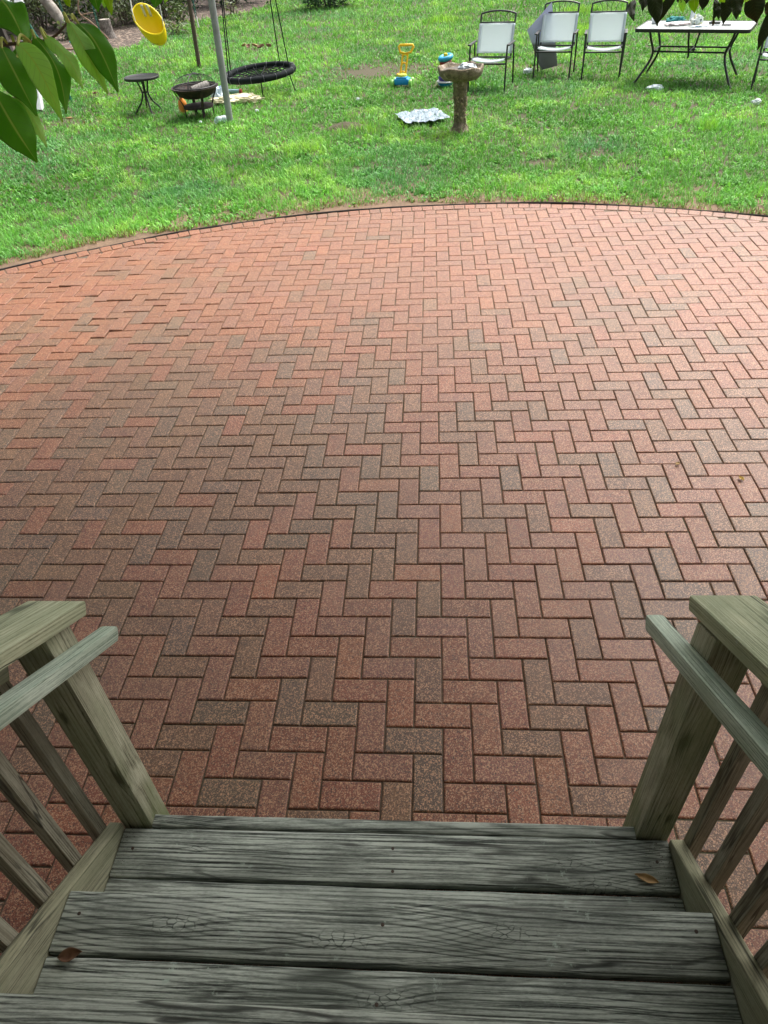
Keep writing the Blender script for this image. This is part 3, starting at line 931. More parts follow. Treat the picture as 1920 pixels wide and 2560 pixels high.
# cushion leaning behind the second chair
LAV = NT("lavender_canvas")
z_ = LAV.sep(LAV.obj())[2]
LAV.set(Base_Color=LAV.mix(LAV.ramp(z_, [(0.37, 0.0), (0.41, 1.0)]), LAV.mix(LAV.noise(LAV.obj(), 9.0, 4), (0.15, 0.15, 0.165), (0.20, 0.20, 0.22)), (0.60, 0.60, 0.86)), Roughness=0.85)
def cush(u, w):
    # a flat padded square, its corners rounded and softly puffed
    return None
b = MB()
A, B_, C_, D_ = Vector((2.09, 12.33, 0.90)), Vector((1.875, 12.36, 0.575)), Vector((2.15, 12.44, 0.01)), Vector((2.41, 12.42, 0.065))
E_ = A + (D_ - C_) * 1.1
quad = [B_, C_, D_, E_ + Vector((0.05, 0, -0.1)), A]
def padded(u, w):
    p = (B_ * (1 - w) + C_ * w) * (1 - u) + ((A * 0.55 + E_ * 0.45) * (1 - w) + D_ * w) * u
    return p
for s in (-1, 1):
    b.grid(lambda u, w: tuple(padded(u, w) + Vector((0.1, 1, 0.05)) * s * (0.022 * (math.sin(PI * u) * math.sin(PI * w)) ** 0.35 + 0.004 * mnoise.noise(Vector((u * 4, w * 4, s))))), 14, 18)
tag(b.build("cushion", LAV.m), "lavender and dark grey folded canvas cushion leaning behind the middle white chair", "cushion")

# --- long table
TX, TY, TZ, TR = 4.10, 11.12, -0.012, R(-25)
tb = thing("patio_table", (TX, TY, TZ), "long black framed patio table with pale top and splayed curved legs", "table", TR)
TOP = NT("pale_glass_top")
v = TOP.obj()
c = TOP.mix(TOP.ramp(TOP.noise(v, 14.0, 5, 0.7), [(0.4, 0.0), (0.6, 1.0)]), (0.33, 0.37, 0.355), (0.47, 0.50, 0.475))
TOP.set(Base_Color=c, Roughness=0.18)
TOP = TOP.m
def rrect(hx, hy, r, n=6):
    o = []
    for (sx, sy, a0) in ((1, 1, 0), (-1, 1, 90), (-1, -1, 180), (1, -1, 270)):
        for k in range(n + 1):
            a = R(a0 + 90 * k / n)
            o.append((sx * (hx - r) + r * math.cos(a), sy * (hy - r) + r * math.sin(a)))
    return o
def plate(poly, z0, z1):
    n = len(poly)
    return MB().add([(x, y, z0) for x, y in poly] + [(x, y, z1) for x, y in poly],
                    [tuple(range(n - 1, -1, -1)), tuple(range(n, 2 * n))] + [(k, (k + 1) % n, n + (k + 1) % n, n + k) for k in range(n)])
plate(rrect(0.745, 0.42, 0.05), 0.676, 0.690).build("tabletop", TOP, tb)
rim = rrect(0.758, 0.433, 0.06)
b = MB()
for z0, z1, o_ in ((0.652, 0.694, 0.0),):
    inn = rrect(0.744, 0.419, 0.05)
    n = len(rim)
    vs = [(x, y, z0) for x, y in rim] + [(x, y, z1) for x, y in rim] + [(x, y, z1) for x, y in inn] + [(x, y, z0) for x, y in inn]
    fs = []
    for q in range(4):
        for k in range(n):
            l_ = (k + 1) % n
            fs.append((q * n + k, q * n + l_, ((q + 1) % 4) * n + l_, ((q + 1) % 4) * n + k))
    b.add(vs, fs)
b.build("rim", BLK, tb)
for sx in (-1, 1):
    for sy in (-1, 1):
        MB().tube(cat([(sx * 0.565, sy * 0.30, 0.655), (sx * 0.535, sy * 0.27, 0.54), (sx * 0.49, sy * 0.235, 0.40), (sx * 0.515, sy * 0.26, 0.28), (sx * 0.60, sy * 0.34, 0.12), (sx * 0.67, sy * 0.40, 0.0)]), 0.016).build("leg", BLK, tb)
b = MB()
for sy in (-1, 1):
    b.tube([(-0.49, sy * 0.225, 0.40), (0.49, sy * 0.225, 0.40)], 0.012)
    b.tube(cat([(0.035 * sy, sy * 0.32, 0.655), (0.02 * sy, sy * 0.26, 0.50), (0, sy * 0.225, 0.38), (0.0, sy * 0.21, 0.33)]), 0.013)
for sx in (-1, 1):
    b.tube([(sx * 0.49, -0.225, 0.40), (sx * 0.49, 0.225, 0.40)], 0.010)
b.tube([(0, -0.225, 0.40), (0, 0.225, 0.40)], 0.010)
b.tube([(0.05 * math.cos(k * PI / 8), 0.05 * math.sin(k * PI / 8), 0.40) for k in range(16)], 0.010, closed=True)
b.build("stretcher", BLK, tb)
tz = TZ + 0.692
def ontab(lx, ly):
    return (TX + lx * math.cos(TR) - ly * math.sin(TR), TY + lx * math.sin(TR) + ly * math.cos(TR))
WHT = plain("white_paper", (0.80, 0.84, 0.86), (0.66, 0.72, 0.76), 30, 0.7)
SKY_B = plain("pale_plastic_film", (0.62, 0.74, 0.78), (0.50, 0.62, 0.68), 30, 0.35)
def crumple(name, loc, size, mat, label, catg, seed, group=None, amp=0.32, sub=3, flat=True, parent=None):
    bm = bmesh.new()
    bmesh.ops.create_icosphere(bm, subdivisions=sub, radius=0.5)
    for q in bm.verts:
        p = q.co.copy()
        k = 1 + amp * (1.3 * mnoise.noise(p * 3.2 + Vector((seed, 0, 0))) - 1.6 * abs(mnoise.noise(p * 5 + Vector((0, seed, 0)))) + 0.9 * mnoise.noise(p * 11 + Vector((0, 0, seed))) + 0.3)
        p *= k
        q.co = (p.x * size[0], p.y * size[1], max(-0.42, p.z) * size[2] + 0.42 * size[2])
    m = MB().add([q.co[:] for q in bm.verts], [[w.index for w in f.verts] for f in bm.faces]) if False else None
    bm.verts.index_update()
    me = bpy.data.meshes.new(name); bm.to_mesh(me); bm.free()
    me.materials.append(mat)
    me.polygons.foreach_set('use_smooth', [not flat] * len(me.polygons))
    o = bpy.data.objects.new(name, me); COL.objects.link(o)
    o.location = loc
    if parent: o.parent = parent
    return tag(o, label, catg, group) if label else o
x, y = ontab(-0.60, 0.13)
crumple("paper_wad", (x, y, tz), (0.11, 0.09, 0.11), WHT, "white crumpled paper wad at the left end of the long table", "paper", 1)
x, y = ontab(-0.33, 0.20)
crumple("cloth", (x, y, tz), (0.24, 0.14, 0.09), plain("teal_cloth", (0.02, 0.16, 0.16), (0.05, 0.28, 0.28), 14, 0.9), "dark teal bundled cloth on the long table behind the napkins", "cloth", 2)
x, y = ontab(-0.26, -0.03)
crumple("napkin", (x, y, tz), (0.42, 0.17, 0.045), plain("pink_white_napkin", (0.74, 0.72, 0.71), (0.62, 0.52, 0.50), 16, 0.8), "flat crumpled pinkish white napkins in the middle of the long table", "napkin", 3, amp=0.25)
can = thing("drink_can", (*ontab(-0.10, 0.17), tz), "slim pale drink can standing on the long table", "can")
MB().lathe([(0.024, 0.0), (0.032, 0.008), (0.033, 0.02), (0.033, 0.145), (0.028, 0.16)], 20).build("body", plain("pale_can_print", (0.74, 0.80, 0.82), (0.50, 0.60, 0.66), 40, 0.3, 0.2), can)
MB().lathe([(0.028, 0.160), (0.027, 0.158), (0.005, 0.156), (0.0001, 0.156)], 20).build("lid", plain("bare_aluminium", (0.55, 0.56, 0.57), None, 30, 0.3, 0.9), can)
x, y = ontab(0.0, -0.03)
PAT = NT("printed_wrapper")
v = PAT.obj()
f = PAT.ramp(PAT.noise(v, 26.0, 3), [(0.42, 0.0), (0.46, 1.0)])
g = PAT.ramp(PAT.noise(v, 19.0, 2), [(0.60, 0.0), (0.63, 1.0)])
PAT.set(Base_Color=PAT.mix(g, PAT.mix(f, (0.10, 0.14, 0.12), (0.70, 0.76, 0.70)), (0.65, 0.60, 0.15)), Roughness=0.4)
crumple("snack_bag", (x, y, tz), (0.15, 0.11, 0.13), PAT.m, "crumpled patterned white snack bag standing beside the can", "bag", 4)
x, y = ontab(0.22, 0.13)
p_ = MB().box((x, y, tz + 0.012), (0.15, 0.05, 0.022), Matrix.Rotation(TR, 4, 'Z'), bev=0.005).box((x - 0.03, y + 0.012, tz + 0.024), (0.04, 0.02, 0.006), Matrix.Rotation(TR, 4, 'Z'), bev=0.002).build("phone_case", plain("black_rubber", (0.02, 0.022, 0.025), (0.05, 0.07, 0.07), 40, 0.5))
tag(p_, "flat black case lying in the middle of the long table", "case")
x, y = ontab(0.30, -0.05)
kn = thing("kitchen_knife", (x, y, tz + 0.007), "knife with black handle lying on the long table", "knife", TR + R(8))
MB().box((0.10, 0, 0), (0.12, 0.022, 0.014), bev=0.005).build("handle", BLK, kn)
MB().add([(0.04, -0.014, -0.001), (0.04, 0.014, -0.001), (-0.12, 0.012, -0.001), (-0.15, -0.010, -0.001), (0.04, -0.014, 0.001), (0.04, 0.014, 0.001), (-0.12, 0.012, 0.001), (-0.15, -0.010, 0.001)], [(0, 1, 2, 3), (7, 6, 5, 4), (0, 4, 5, 1), (1, 5, 6, 2), (2, 6, 7, 3), (3, 7, 4, 0)]).build("blade", plain("steel_blade", (0.45, 0.52, 0.58), None, 20, 0.25, 0.8), kn, smooth=False)
x, y = ontab(0.08, -0.16)
crumple("plastic_scrap", (x, y, tz), (0.22, 0.06, 0.02), plain("blue_film", (0.30, 0.52, 0.72), (0.65, 0.75, 0.80), 25, 0.4), "bluish plastic scrap lying along the table's near edge", "plastic", 5)

# --- bird bath
bb = thing("bird_bath", (0.717, 8.70, -0.015), "mottled brown stone bird bath on an ivy carved pedestal", "bird bath")
STN = NT("mottled_stone")
v = STN.obj()
n1 = STN.noise(v, 22.0, 5, 0.65); n2 = STN.noise(v, 60.0, 4, 0.7)
c = STN.mix(STN.ramp(n1, [(0.38, 0.0), (0.6, 1.0)]), (0.10, 0.082, 0.052), (0.23, 0.185, 0.12))
c = STN.mix(STN.ramp(n2, [(0.55, 0.0), (0.72, 0.8)]), c, (0.34, 0.27, 0.17))
c = STN.mix(STN.ramp(STN.noise(v, 9.0, 3), [(0.6, 0.0), (0.66, 0.85)]), c, (0.42, 0.34, 0.28))
STN.set(Base_Color=c, Roughness=0.85)
STN.bump(STN.math('ADD', n1, n2), 0.7, 0.01)
STN = STN.m
def bowl_fn(r, z, a, i):
    k = 1 + 0.022 * math.sin(5 * a + 0.7) + 0.012 * math.sin(9 * a)
    top = 0.009 * math.sin(6 * a + 1.5) + 0.005 * math.sin(3 * a)
    f = max(0, (z - 0.60) / 0.12)
    g = min(1, r / 0.2)
    return r * (1 + (k - 1) * g), z + top * f * g + 0.004 * mnoise.noise(Vector((math.cos(a) * 4, math.sin(a) * 4, z * 30)))
prof = [(0.06, 0.572), (0.14, 0.576), (0.215, 0.592), (0.252, 0.625), (0.266, 0.668), (0.270, 0.700), (0.266, 0.715), (0.254, 0.721), (0.241, 0.712), (0.230, 0.690), (0.18, 0.668), (0.09, 0.655), (0.0001, 0.653)]
MB().lathe(prof, 64, fn=bowl_fn).build("bowl", STN, bb)
MB().lathe([(0.226, 0.684), (0.15, 0.676), (0.0001, 0.674)], 40).build("basin_floor", plain("dark_basin_brown", (0.045, 0.038, 0.028), (0.075, 0.062, 0.045), 20, 0.5), bb)  # dark brown disc covering the bowl floor
def ped_fn(r, z, a, i):
    n_ = mnoise.noise(Vector((math.cos(a) * 3.2, math.sin(a) * 3.2, z * 17)))
    m_ = mnoise.noise(Vector((math.cos(a) * 7, math.sin(a) * 7, z * 34 + 5)))
    k = 1.0 if 0.06 < z < 0.46 else 0.35
    return r + k * (0.020 * max(0, n_) ** 0.7 + 0.012 * m_), z
prof = []
for k in range(70):
    z = 0.60 * k / 69
    r = 0.068 + 0.070 * max(0, 1 - z / 0.14) ** 1.4 + 0.014 * max(0, (z - 0.42) / 0.18) ** 0.6 - 0.006 * math.sin(z * 9)
    prof.append((r, z))
b = MB().lathe(prof, 56, fn=ped_fn)
NPED = len(b.f)
PALEST = plain("pale_leaf_relief", (0.44, 0.36, 0.24), (0.30, 0.22, 0.13), 40, 0.85)
for k in range(34):
    a = random.random() * 2 * PI; z = random.uniform(0.13, 0.43)
    r = 0.076
    s = random.uniform(0.014, 0.028)
    T_ = Vector((-math.sin(a), math.cos(a), 0)); N_ = Vector((math.cos(a), math.sin(a), 0)); Zv = Vector((0, 0, 1))
    cpt = N_ * r + Zv * z
    rot_ = random.uniform(-0.7, 0.7)
    U1 = T_ * math.cos(rot_) + Zv * math.sin(rot_); V1 = Zv * math.cos(rot_) - T_ * math.sin(rot_)
    ring = [(-0.5, 0.1), (-0.42, 0.45), (0, 0.75), (0.42, 0.45), (0.5, 0.1), (0.2, -0.5), (0, -0.85), (-0.2, -0.5)]
    vs = [tuple(cpt + (U1 * p + V1 * q) * s + N_ * 0.004) for p, q in ring] + [tuple(cpt + N_ * 0.014)]
    vs += [tuple(cpt + (U1 * p + V1 * q) * s - N_ * 0.02) for p, q in ring]
    fs = [(i, (i + 1) % 8, 8) for i in range(8)] + [(i, 9 + i, 9 + (i + 1) % 8, (i + 1) % 8) for i in range(8)]
    b.add(vs, fs)
o = b.build("pedestal", STN, bb)
o.data.materials.append(PALEST)
for q in o.data.polygons[NPED:]: q.material_index = 1
crumple("plastic_wrapper", (0.795, 8.69, 0.655), (0.21, 0.15, 0.085), plain("clear_wrapper", (0.62, 0.70, 0.72), (0.42, 0.50, 0.53), 25, 0.3), "clear crumpled plastic bag lying in the bird bath bowl", "plastic bag", 9, flat=True)

# --- push toy mower
ORG_Y = plain("yellow_orange_plastic", (0.92, 0.55, 0.012), (0.90, 0.52, 0.01), 4, 0.4)
BLU = plain("blue_plastic", (0.01, 0.30, 0.66), (0.008, 0.26, 0.60), 4, 0.38)
GRN = plain("lime_plastic", (0.22, 0.52, 0.10), (0.20, 0.48, 0.09), 4, 0.4)
tm = thing("toy_mower", (-0.09, 11.74, -0.012), "yellow handled toy push mower with blue deck and green wheels", "toy", R(-10))
MB().box((0, 0, 0.085), (0.235, 0.20, 0.09), bev=0.03).box((0, -0.02, 0.13), (0.17, 0.13, 0.04), bev=0.015).build("deck", BLU, tm)
for sx in (-1, 1):
    for sy in (-1, 1):
        w = MB().lathe([(0.02, -0.024), (0.055, -0.022), (0.062, -0.01), (0.062, 0.01), (0.055, 0.022), (0.02, 0.024)], 20).build("wheel", GRN, tm)
        w.rotation_euler = (0, PI / 2, 0); w.location = (sx * 0.145, sy * 0.085, 0.062)
MB().lathe([(0.05, 0.14), (0.075, 0.15), (0.07, 0.175), (0.03, 0.19), (0.0001, 0.192)], 20, (0.0, 0.0, 0)).build("engine_dome", plain("yellow_green_plastic", (0.62, 0.62, 0.05), (0.45, 0.58, 0.08), 9, 0.4), tm)
MB().box((-0.045, 0.03, 0.155), (0.09, 0.10, 0.055), bev=0.012).build("hinge_block", ORG_Y, tm)
b = MB()
def hp(s): return Vector((0.0 + 0.045 * s, 0.03 + 0.10 * s, 0.15 + 0.35 * s))
ax = Vector((1, 0, 0))
for s in (-1, 1):
    b.tube([hp(0) + ax * s * 0.042, hp(0.8) + ax * s * 0.040], 0.0145, 8)
for k in (0.1, 0.42, 0.74):
    cpt = hp(k)
    b.tube(cat([cpt + ax * -0.036, cpt + Vector((0, 0.004, 0.022)), cpt + ax * 0.036], 5), 0.012, 8)
b.build("handle", ORG_Y, tm)
g = [hp(0.8), hp(0.86) + ax * -0.085, hp(1.06) + ax * -0.115, hp(1.12) + ax * -0.10, hp(1.12) + ax * 0.10, hp(1.06) + ax * 0.115, hp(0.86) + ax * 0.085]
MB().tube(g, 0.018, 10, closed=True).build("grip", ORG_Y, tm)

# --- stacking ring toy
rt = thing("stacking_toy", (0.585, 11.60, -0.012), "rainbow stacking ring toy with a tilted blue ring behind the bird bath", "toy", 0)
def ring(zc, R_, r_, mat, name, tilt=(0, 0), off=(0, 0)):
    b = MB()
    b.grid(lambda u, w: ((R_ + r_ * math.cos(2 * PI * w)) * math.cos(2 * PI * u), (R_ + r_ * math.cos(2 * PI * w)) * math.sin(2 * PI * u), 0.9 * r_ * math.sin(2 * PI * w)), 32, 13, closed_u=True)
    o = b.build(name, mat, rt)
    o.location = (off[0], off[1], zc); o.rotation_euler = (tilt[0], tilt[1], 0)
MB().lathe([(0.02, 0.0), (0.075, 0.005), (0.118, 0.045), (0.125, 0.068)], 32).build("base", BLU, rt)
MB().lathe([(0.10, 0.066), (0.135, 0.068), (0.138, 0.080), (0.13, 0.088), (0.02, 0.09)], 32).build("base_plate", plain("white_plastic", (0.80, 0.80, 0.80), None, 4, 0.4), rt)
MB().tube([(0, 0, 0.08), (0, 0, 0.41)], 0.022, 12).build("peg", plain("white_peg_plastic", (0.75, 0.75, 0.75), None, 4, 0.4), rt)
ring(0.125, 0.072, 0.043, plain("purple_plastic", (0.09, 0.05, 0.36), None, 4, 0.4), "ring")
ring(0.180, 0.068, 0.040, plain("green_plastic", (0.05, 0.38, 0.10), None, 4, 0.4), "ring")
ring(0.232, 0.064, 0.038, plain("yellow_plastic", (0.85, 0.55, 0.03), None, 4, 0.4), "ring")
ring(0.283, 0.062, 0.037, plain("orange_plastic", (0.80, 0.28, 0.03), None, 4, 0.4), "ring")
ring(0.332, 0.058, 0.036, plain("red_plastic", (0.35, 0.02, 0.02), None, 4, 0.4), "ring", (0, -0.1))
ring(0.388, 0.078, 0.040, plain("aqua_plastic", (0.01, 0.36, 0.60), None, 4, 0.38), "ring", (0.12, -0.20))
MB().lathe([(0.03, 0.40), (0.032, 0.425), (0.025, 0.445), (0.0001, 0.45)], 16).build("knob", plain("knob_yellow", (0.85, 0.60, 0.03), None, 4, 0.4), rt)

# --- round side table
sd = thing("side_table", (-3.90, 10.76, -0.012), "small round black side table with four splayed legs", "table")
MB().lathe([(0.05, 0.438), (0.235, 0.440), (0.252, 0.445), (0.255, 0.470), (0.250, 0.477), (0.243, 0.472)], 48).build("rim", BLK, sd)
MB().lathe([(0.2425, 0.462), (0.2425, 0.469), (0.0001, 0.469)], 48).build("tabletop", plain("smoked_glass", (0.028, 0.026, 0.015), (0.045, 0.04, 0.022), 10, 0.22), sd)
for k in range(4):
    a = R(28 + 90 * k)
    ca_, sa_ = math.cos(a), math.sin(a)
    MB().tube(cat([(0.085 * ca_, 0.085 * sa_, 0.44), (0.055 * ca_, 0.055 * sa_, 0.34), (0.042 * ca_, 0.042 * sa_, 0.25), (0.085 * ca_, 0.085 * sa_, 0.15), (0.155 * ca_, 0.155 * sa_, 0.07), (0.215 * ca_, 0.215 * sa_, 0.0)]), 0.0125).build("leg", BLK, sd)
MB().tube([(0.048 * math.cos(k * PI / 8), 0.048 * math.sin(k * PI / 8), 0.27) for k in range(16)], 0.008, closed=True).build("leg_ring", BLK, sd)

# --- fire pit
fp = thing("fire_pit", (-2.985, 10.27, -0.012), "rusty round fire pit bowl on a low stand under mesh dome", "fire pit", R(-14))
fp.scale = (1.10, 1.10, 1.12)
RST = NT("rusty_iron")
v = RST.obj()
f = RST.ramp(RST.noise(v, 16.0, 5, 0.7), [(0.42, 0.0), (0.62, 1.0)])
RST.set(Base_Color=RST.mix(f, (0.018, 0.016, 0.015), (0.060, 0.036, 0.027)), Roughness=0.75, Metallic=0.2)
RST = RST.m
prof = [(0.08, 0.222), (0.16, 0.232), (0.225, 0.262), (0.262, 0.312), (0.285, 0.334), (0.305, 0.340), (0.306, 0.350), (0.288, 0.348), (0.258, 0.330), (0.215, 0.278), (0.15, 0.250), (0.0001, 0.244)]
MB().lathe(prof, 48).build("bowl", RST, fp)
b = MB()
for k in range(44):
    a = 2 * PI * k / 44
    b.tube([(0.272 * math.cos(e) * math.cos(a), 0.272 * math.cos(e) * math.sin(a), 0.352 + 0.135 * math.sin(e)) for e in [R(90 * q / 8) for q in range(9)]], 0.0010, 3, caps=False)
for q in range(1, 13):
    e = R(90 * q / 13)
    b.tube([(0.272 * math.cos(e) * math.cos(2 * PI * k / 32), 0.272 * math.cos(e) * math.sin(2 * PI * k / 32), 0.352 + 0.135 * math.sin(e)) for k in range(32)], 0.0010, 3, closed=True)
dm = b.build("mesh_dome", BLK, fp)
MB().tube([(0.272 * math.cos(2 * PI * k / 40), 0.272 * math.sin(2 * PI * k / 40), 0.356) for k in range(40)], 0.008, 6, closed=True).build("dome_rim", BLK, dm)
b = MB()
b.tube([(0.0 + 0.014 * math.cos(2 * PI * k / 14), 0, 0.525 + 0.014 * math.sin(2 * PI * k / 14)) for k in range(14)], 0.004, 6, closed=True)
b.tube([(0, 0, 0.485), (0, 0, 0.512)], 0.005, 6)
for k in range(9):
    pass
b.tube([(0.272 * math.cos(e) * math.cos(R(-78)), 0.272 * math.cos(e) * math.sin(R(-78)), 0.357 + 0.135 * math.sin(e)) for e in [R(90 * q / 10) for q in range(11)]], 0.006, 6)
b.tube([(0.272 * math.cos(e) * math.cos(R(102)), 0.272 * math.cos(e) * math.sin(R(102)), 0.357 + 0.135 * math.sin(e)) for e in [R(90 * q / 10) for q in range(11)]], 0.006, 6)
b.build("handle", BLK, dm)
for k in range(4):
    a = R(45 + 90 * k)
    ca_, sa_ = math.cos(a), math.sin(a)
    tx, ty = -sa_, ca_
    path = cat([(0.285, 0.335), (0.250, 0.27), (0.205, 0.20), (0.185, 0.12), (0.185, 0.0)], 5)
    path = [(p[0], p[1]) for p in [tuple(q)[:2] for q in cat([(r_, z_, 0) for r_, z_ in [(0.285, 0.335), (0.258, 0.27), (0.215, 0.20), (0.188, 0.12), (0.19, 0.0)]], 5)]]
    vs, fs = [], []
    for (r_, z_) in path:
        for dr, dt in ((-0.004, -0.018), (0.004, -0.018), (0.004, 0.018), (-0.004, 0.018)):
            vs.append(((r_ + dr) * ca_ + dt * tx, (r_ + dr) * sa_ + dt * ty, z_))
    for i in range(len(path) - 1):
        for q in range(4):
            fs.append((i * 4 + q, i * 4 + (q + 1) % 4, (i + 1) * 4 + (q + 1) % 4, (i + 1) * 4 + q))
    fs.append((0, 1, 2, 3)); m_ = (len(path) - 1) * 4; fs.append((m_ + 3, m_ + 2, m_ + 1, m_))
    MB().add(vs, fs).build("leg", RST, fp, smooth=False)
for z_, r_ in ((0.130, 0.195),):
    MB().lathe([(r_ - 0.003, z_ - 0.013), (r_, z_ - 0.013), (r_, z_ + 0.013), (r_ - 0.003, z_ + 0.013)], 40).build("stand_ring", RST, fp)
b = MB()
pts_l = [Vector((-3.00, 10.15, 0.345)), Vector((-2.91, 10.22, 0.365)), Vector((-2.80, 10.31, 0.39))]
b.tube(cat(pts_l, 5), [0.050, 0.054, 0.055, 0.057, 0.056, 0.054, 0.055, 0.058, 0.056, 0.053, 0.048], 12)
for q in range(len(b.v)):
    p = Vector(b.v[q]); b.v[q] = tuple(p + Vector((1, 1, 1)) * 0.009 * mnoise.noise(p * 40))
tag(b.build("firewood_log", plain("ashy_wood", (0.42, 0.40, 0.36), (0.20, 0.18, 0.16), 45, 0.9, 0, 0.6)), "ash grey split log lying in the fire pit bowl", "log")

# --- things littered round the fire pit
ob = thing("spray_bottle", (-3.315, 10.58, -0.012), "orange plastic bottle with red and white cap standing behind fire pit", "bottle")
MB().lathe([(0.05, 0.0), (0.062, 0.01), (0.062, 0.13), (0.05, 0.17), (0.022, 0.20), (0.02, 0.215)], 24).build("body", plain("orange_bottle_plastic", (0.72, 0.24, 0.02), (0.60, 0.18, 0.02), 8, 0.4), ob)
MB().lathe([(0.026, 0.213), (0.03, 0.22), (0.03, 0.25), (0.024, 0.262), (0.0001, 0.264)], 18).build("cap", plain("red_cap", (0.62, 0.06, 0.05), None, 5, 0.4), ob)
MB().lathe([(0.031, 0.222), (0.034, 0.226), (0.034, 0.236), (0.031, 0.24)], 18).build("cap_band", plain("white_cap_band", (0.75, 0.78, 0.75), None, 5, 0.4), ob)
crumple("plastic_bag", (-2.93, 11.22, -0.012), (0.24, 0.20, 0.26), plain("blue_white_film", (0.62, 0.72, 0.80), (0.30, 0.42, 0.55), 12, 0.35), "crumpled blue and white plastic bag on the grass behind the fire pit", "plastic bag", 21)
crumple("cloth", (-2.62, 11.12, -0.012), (0.74, 0.34, 0.13), plain("cream_cloth", (0.86, 0.82, 0.60), (0.80, 0.73, 0.46), 7, 0.9), "cream yellow cloth heaped on the grass behind the grey pole", "cloth", 33, amp=0.22, sub=5, flat=False)
crumple("toy_ball", (-3.02, 11.75, -0.012), (0.10, 0.09, 0.10), plain("orange_toy", (0.80, 0.33, 0.04), None, 9, 0.5), "small orange toy lying between the fire pit and the net swing", "toy", 40, amp=0.15, flat=False)
tu = thing("toy_tube", (-2.80, 11.72, 0.05), "pale blue plastic tube with red end lying by the cream cloth", "toy", R(-14))
MB().tube([(-0.13, 0, 0), (0.11, 0, 0)], 0.032, 16).build("body", plain("pale_blue_plastic", (0.40, 0.60, 0.66), None, 8, 0.4), tu)
MB().tube([(0.11, 0, 0), (0.145, 0, 0)], 0.034, 16).build("end_cap", plain("red_end", (0.55, 0.06, 0.06), None, 8, 0.4), tu)
bo = thing("plastic_bottle", (-2.555, 9.84, 0.035), "crushed clear plastic bottle lying at the foot of the grey pole", "bottle", R(40))
BOT = NT("clear_plastic")
BOT.set(Base_Color=(0.75, 0.86, 0.92), Roughness=0.15)
BOT.p.inputs['Transmission Weight'].default_value = 0.55
BOT.p.inputs['IOR'].default_value = 1.2
bpts = [(-0.10 + 0.02 * k, 0.004 * math.sin(k * 2), 0.003 * math.cos(k * 3)) for k in range(11)]
MB().tube(bpts, [0.040, 0.048, 0.044, 0.050, 0.043, 0.049, 0.045, 0.046, 0.036, 0.022, 0.015], 16).build("body", BOT.m, bo)
MB().tube([(0.10, 0, 0), (0.125, 0, 0)], 0.017, 14).build("cap", WHT, bo)

# --- white plastic litter
crumple("plastic_litter", (1.92, 12.28, -0.012), (0.15, 0.11, 0.10), WHT, "white crumpled plastic on the grass left of the middle chair", "litter", 51)
crumple("plastic_litter", (3.545, 10.58, -0.012), (0.22, 0.12, 0.09), plain("white_film", (0.76, 0.84, 0.86), (0.62, 0.72, 0.76), 20, 0.4), "white crumpled plastic on the grass under the table's near left leg", "litter", 52)
for i, (x, y, s, lab) in enumerate(((-2.15, 10.28, 0.055, "tiny white scrap on the lawn right of the grey pole"), (-0.72, 10.76, 0.05, "tiny pale scrap on the lawn left of the silver sheet"), (4.50, 9.33, 0.10, "thin pale scrap on the lawn near the right edge"), (-2.85, 9.75, 0.04, "tiny white scrap on the lawn under the fire pit"))):
    crumple("paper_scrap", (x, y, 0.02), (s, s * 0.6, s * 0.7), WHT, lab, "litter", 60 + i)
SHEET = NT("printed_film")
v = SHEET.obj()
f = SHEET.ramp(SHEET.noise(v, 17.0, 4, 0.7), [(0.60, 0.0), (0.63, 1.0)])
SHEET.set(Base_Color=SHEET.mix(f, SHEET.mix(SHEET.noise(v, 6.0, 3), (0.24, 0.31, 0.35), (0.15, 0.21, 0.25)), (0.05, 0.08, 0.09)), Roughness=0.35)
def film(u, w):
    x = (u - 0.5) * 0.60; y = (w - 0.5) * 0.70 * (1 - 0.35 * abs(u - 0.5))
    h = 0.06 + 0.018 * mnoise.noise(Vector((u * 4, w * 3, 1))) + 0.012 * mnoise.noise(Vector((u * 9, w * 7, 4))) + 0.012 * mnoise.noise(Vector((u * 23, w * 15, 2)))
    x += 0.012 * mnoise.noise(Vector((u * 3, w * 9, 8))); y += 0.03 * mnoise.noise(Vector((u * 6, 3, 8)))
    return (x, y, max(0.02, h))
o = MB().grid(film, 44, 26).build("plastic_sheet", SHEET.m, None, smooth=False, solid=0.001)
o.location = (0.24, 9.40, 0.0); o.rotation_euler = (0, 0, R(17))
tag(o, "crumpled silvery printed plastic sheet lying left of the bird bath", "plastic sheet")

# --- bare soil hump
def hump(u, w):
    a = 2 * PI * u
    r = w
    return (-0.745 + 0.34 * r * math.cos(a) + 0.02 * mnoise.noise(Vector((a, r * 4, 0))), 9.16 + 0.24 * r * math.sin(a), -0.02 + 0.085 * (1 - r * r) ** 1.2 + 0.012 * mnoise.noise(Vector((math.cos(a) * r * 5, math.sin(a) * r * 5, 2))))
setting(MB().grid(hump, 30, 12, closed_u=True).build("soil_mound", SOIL))

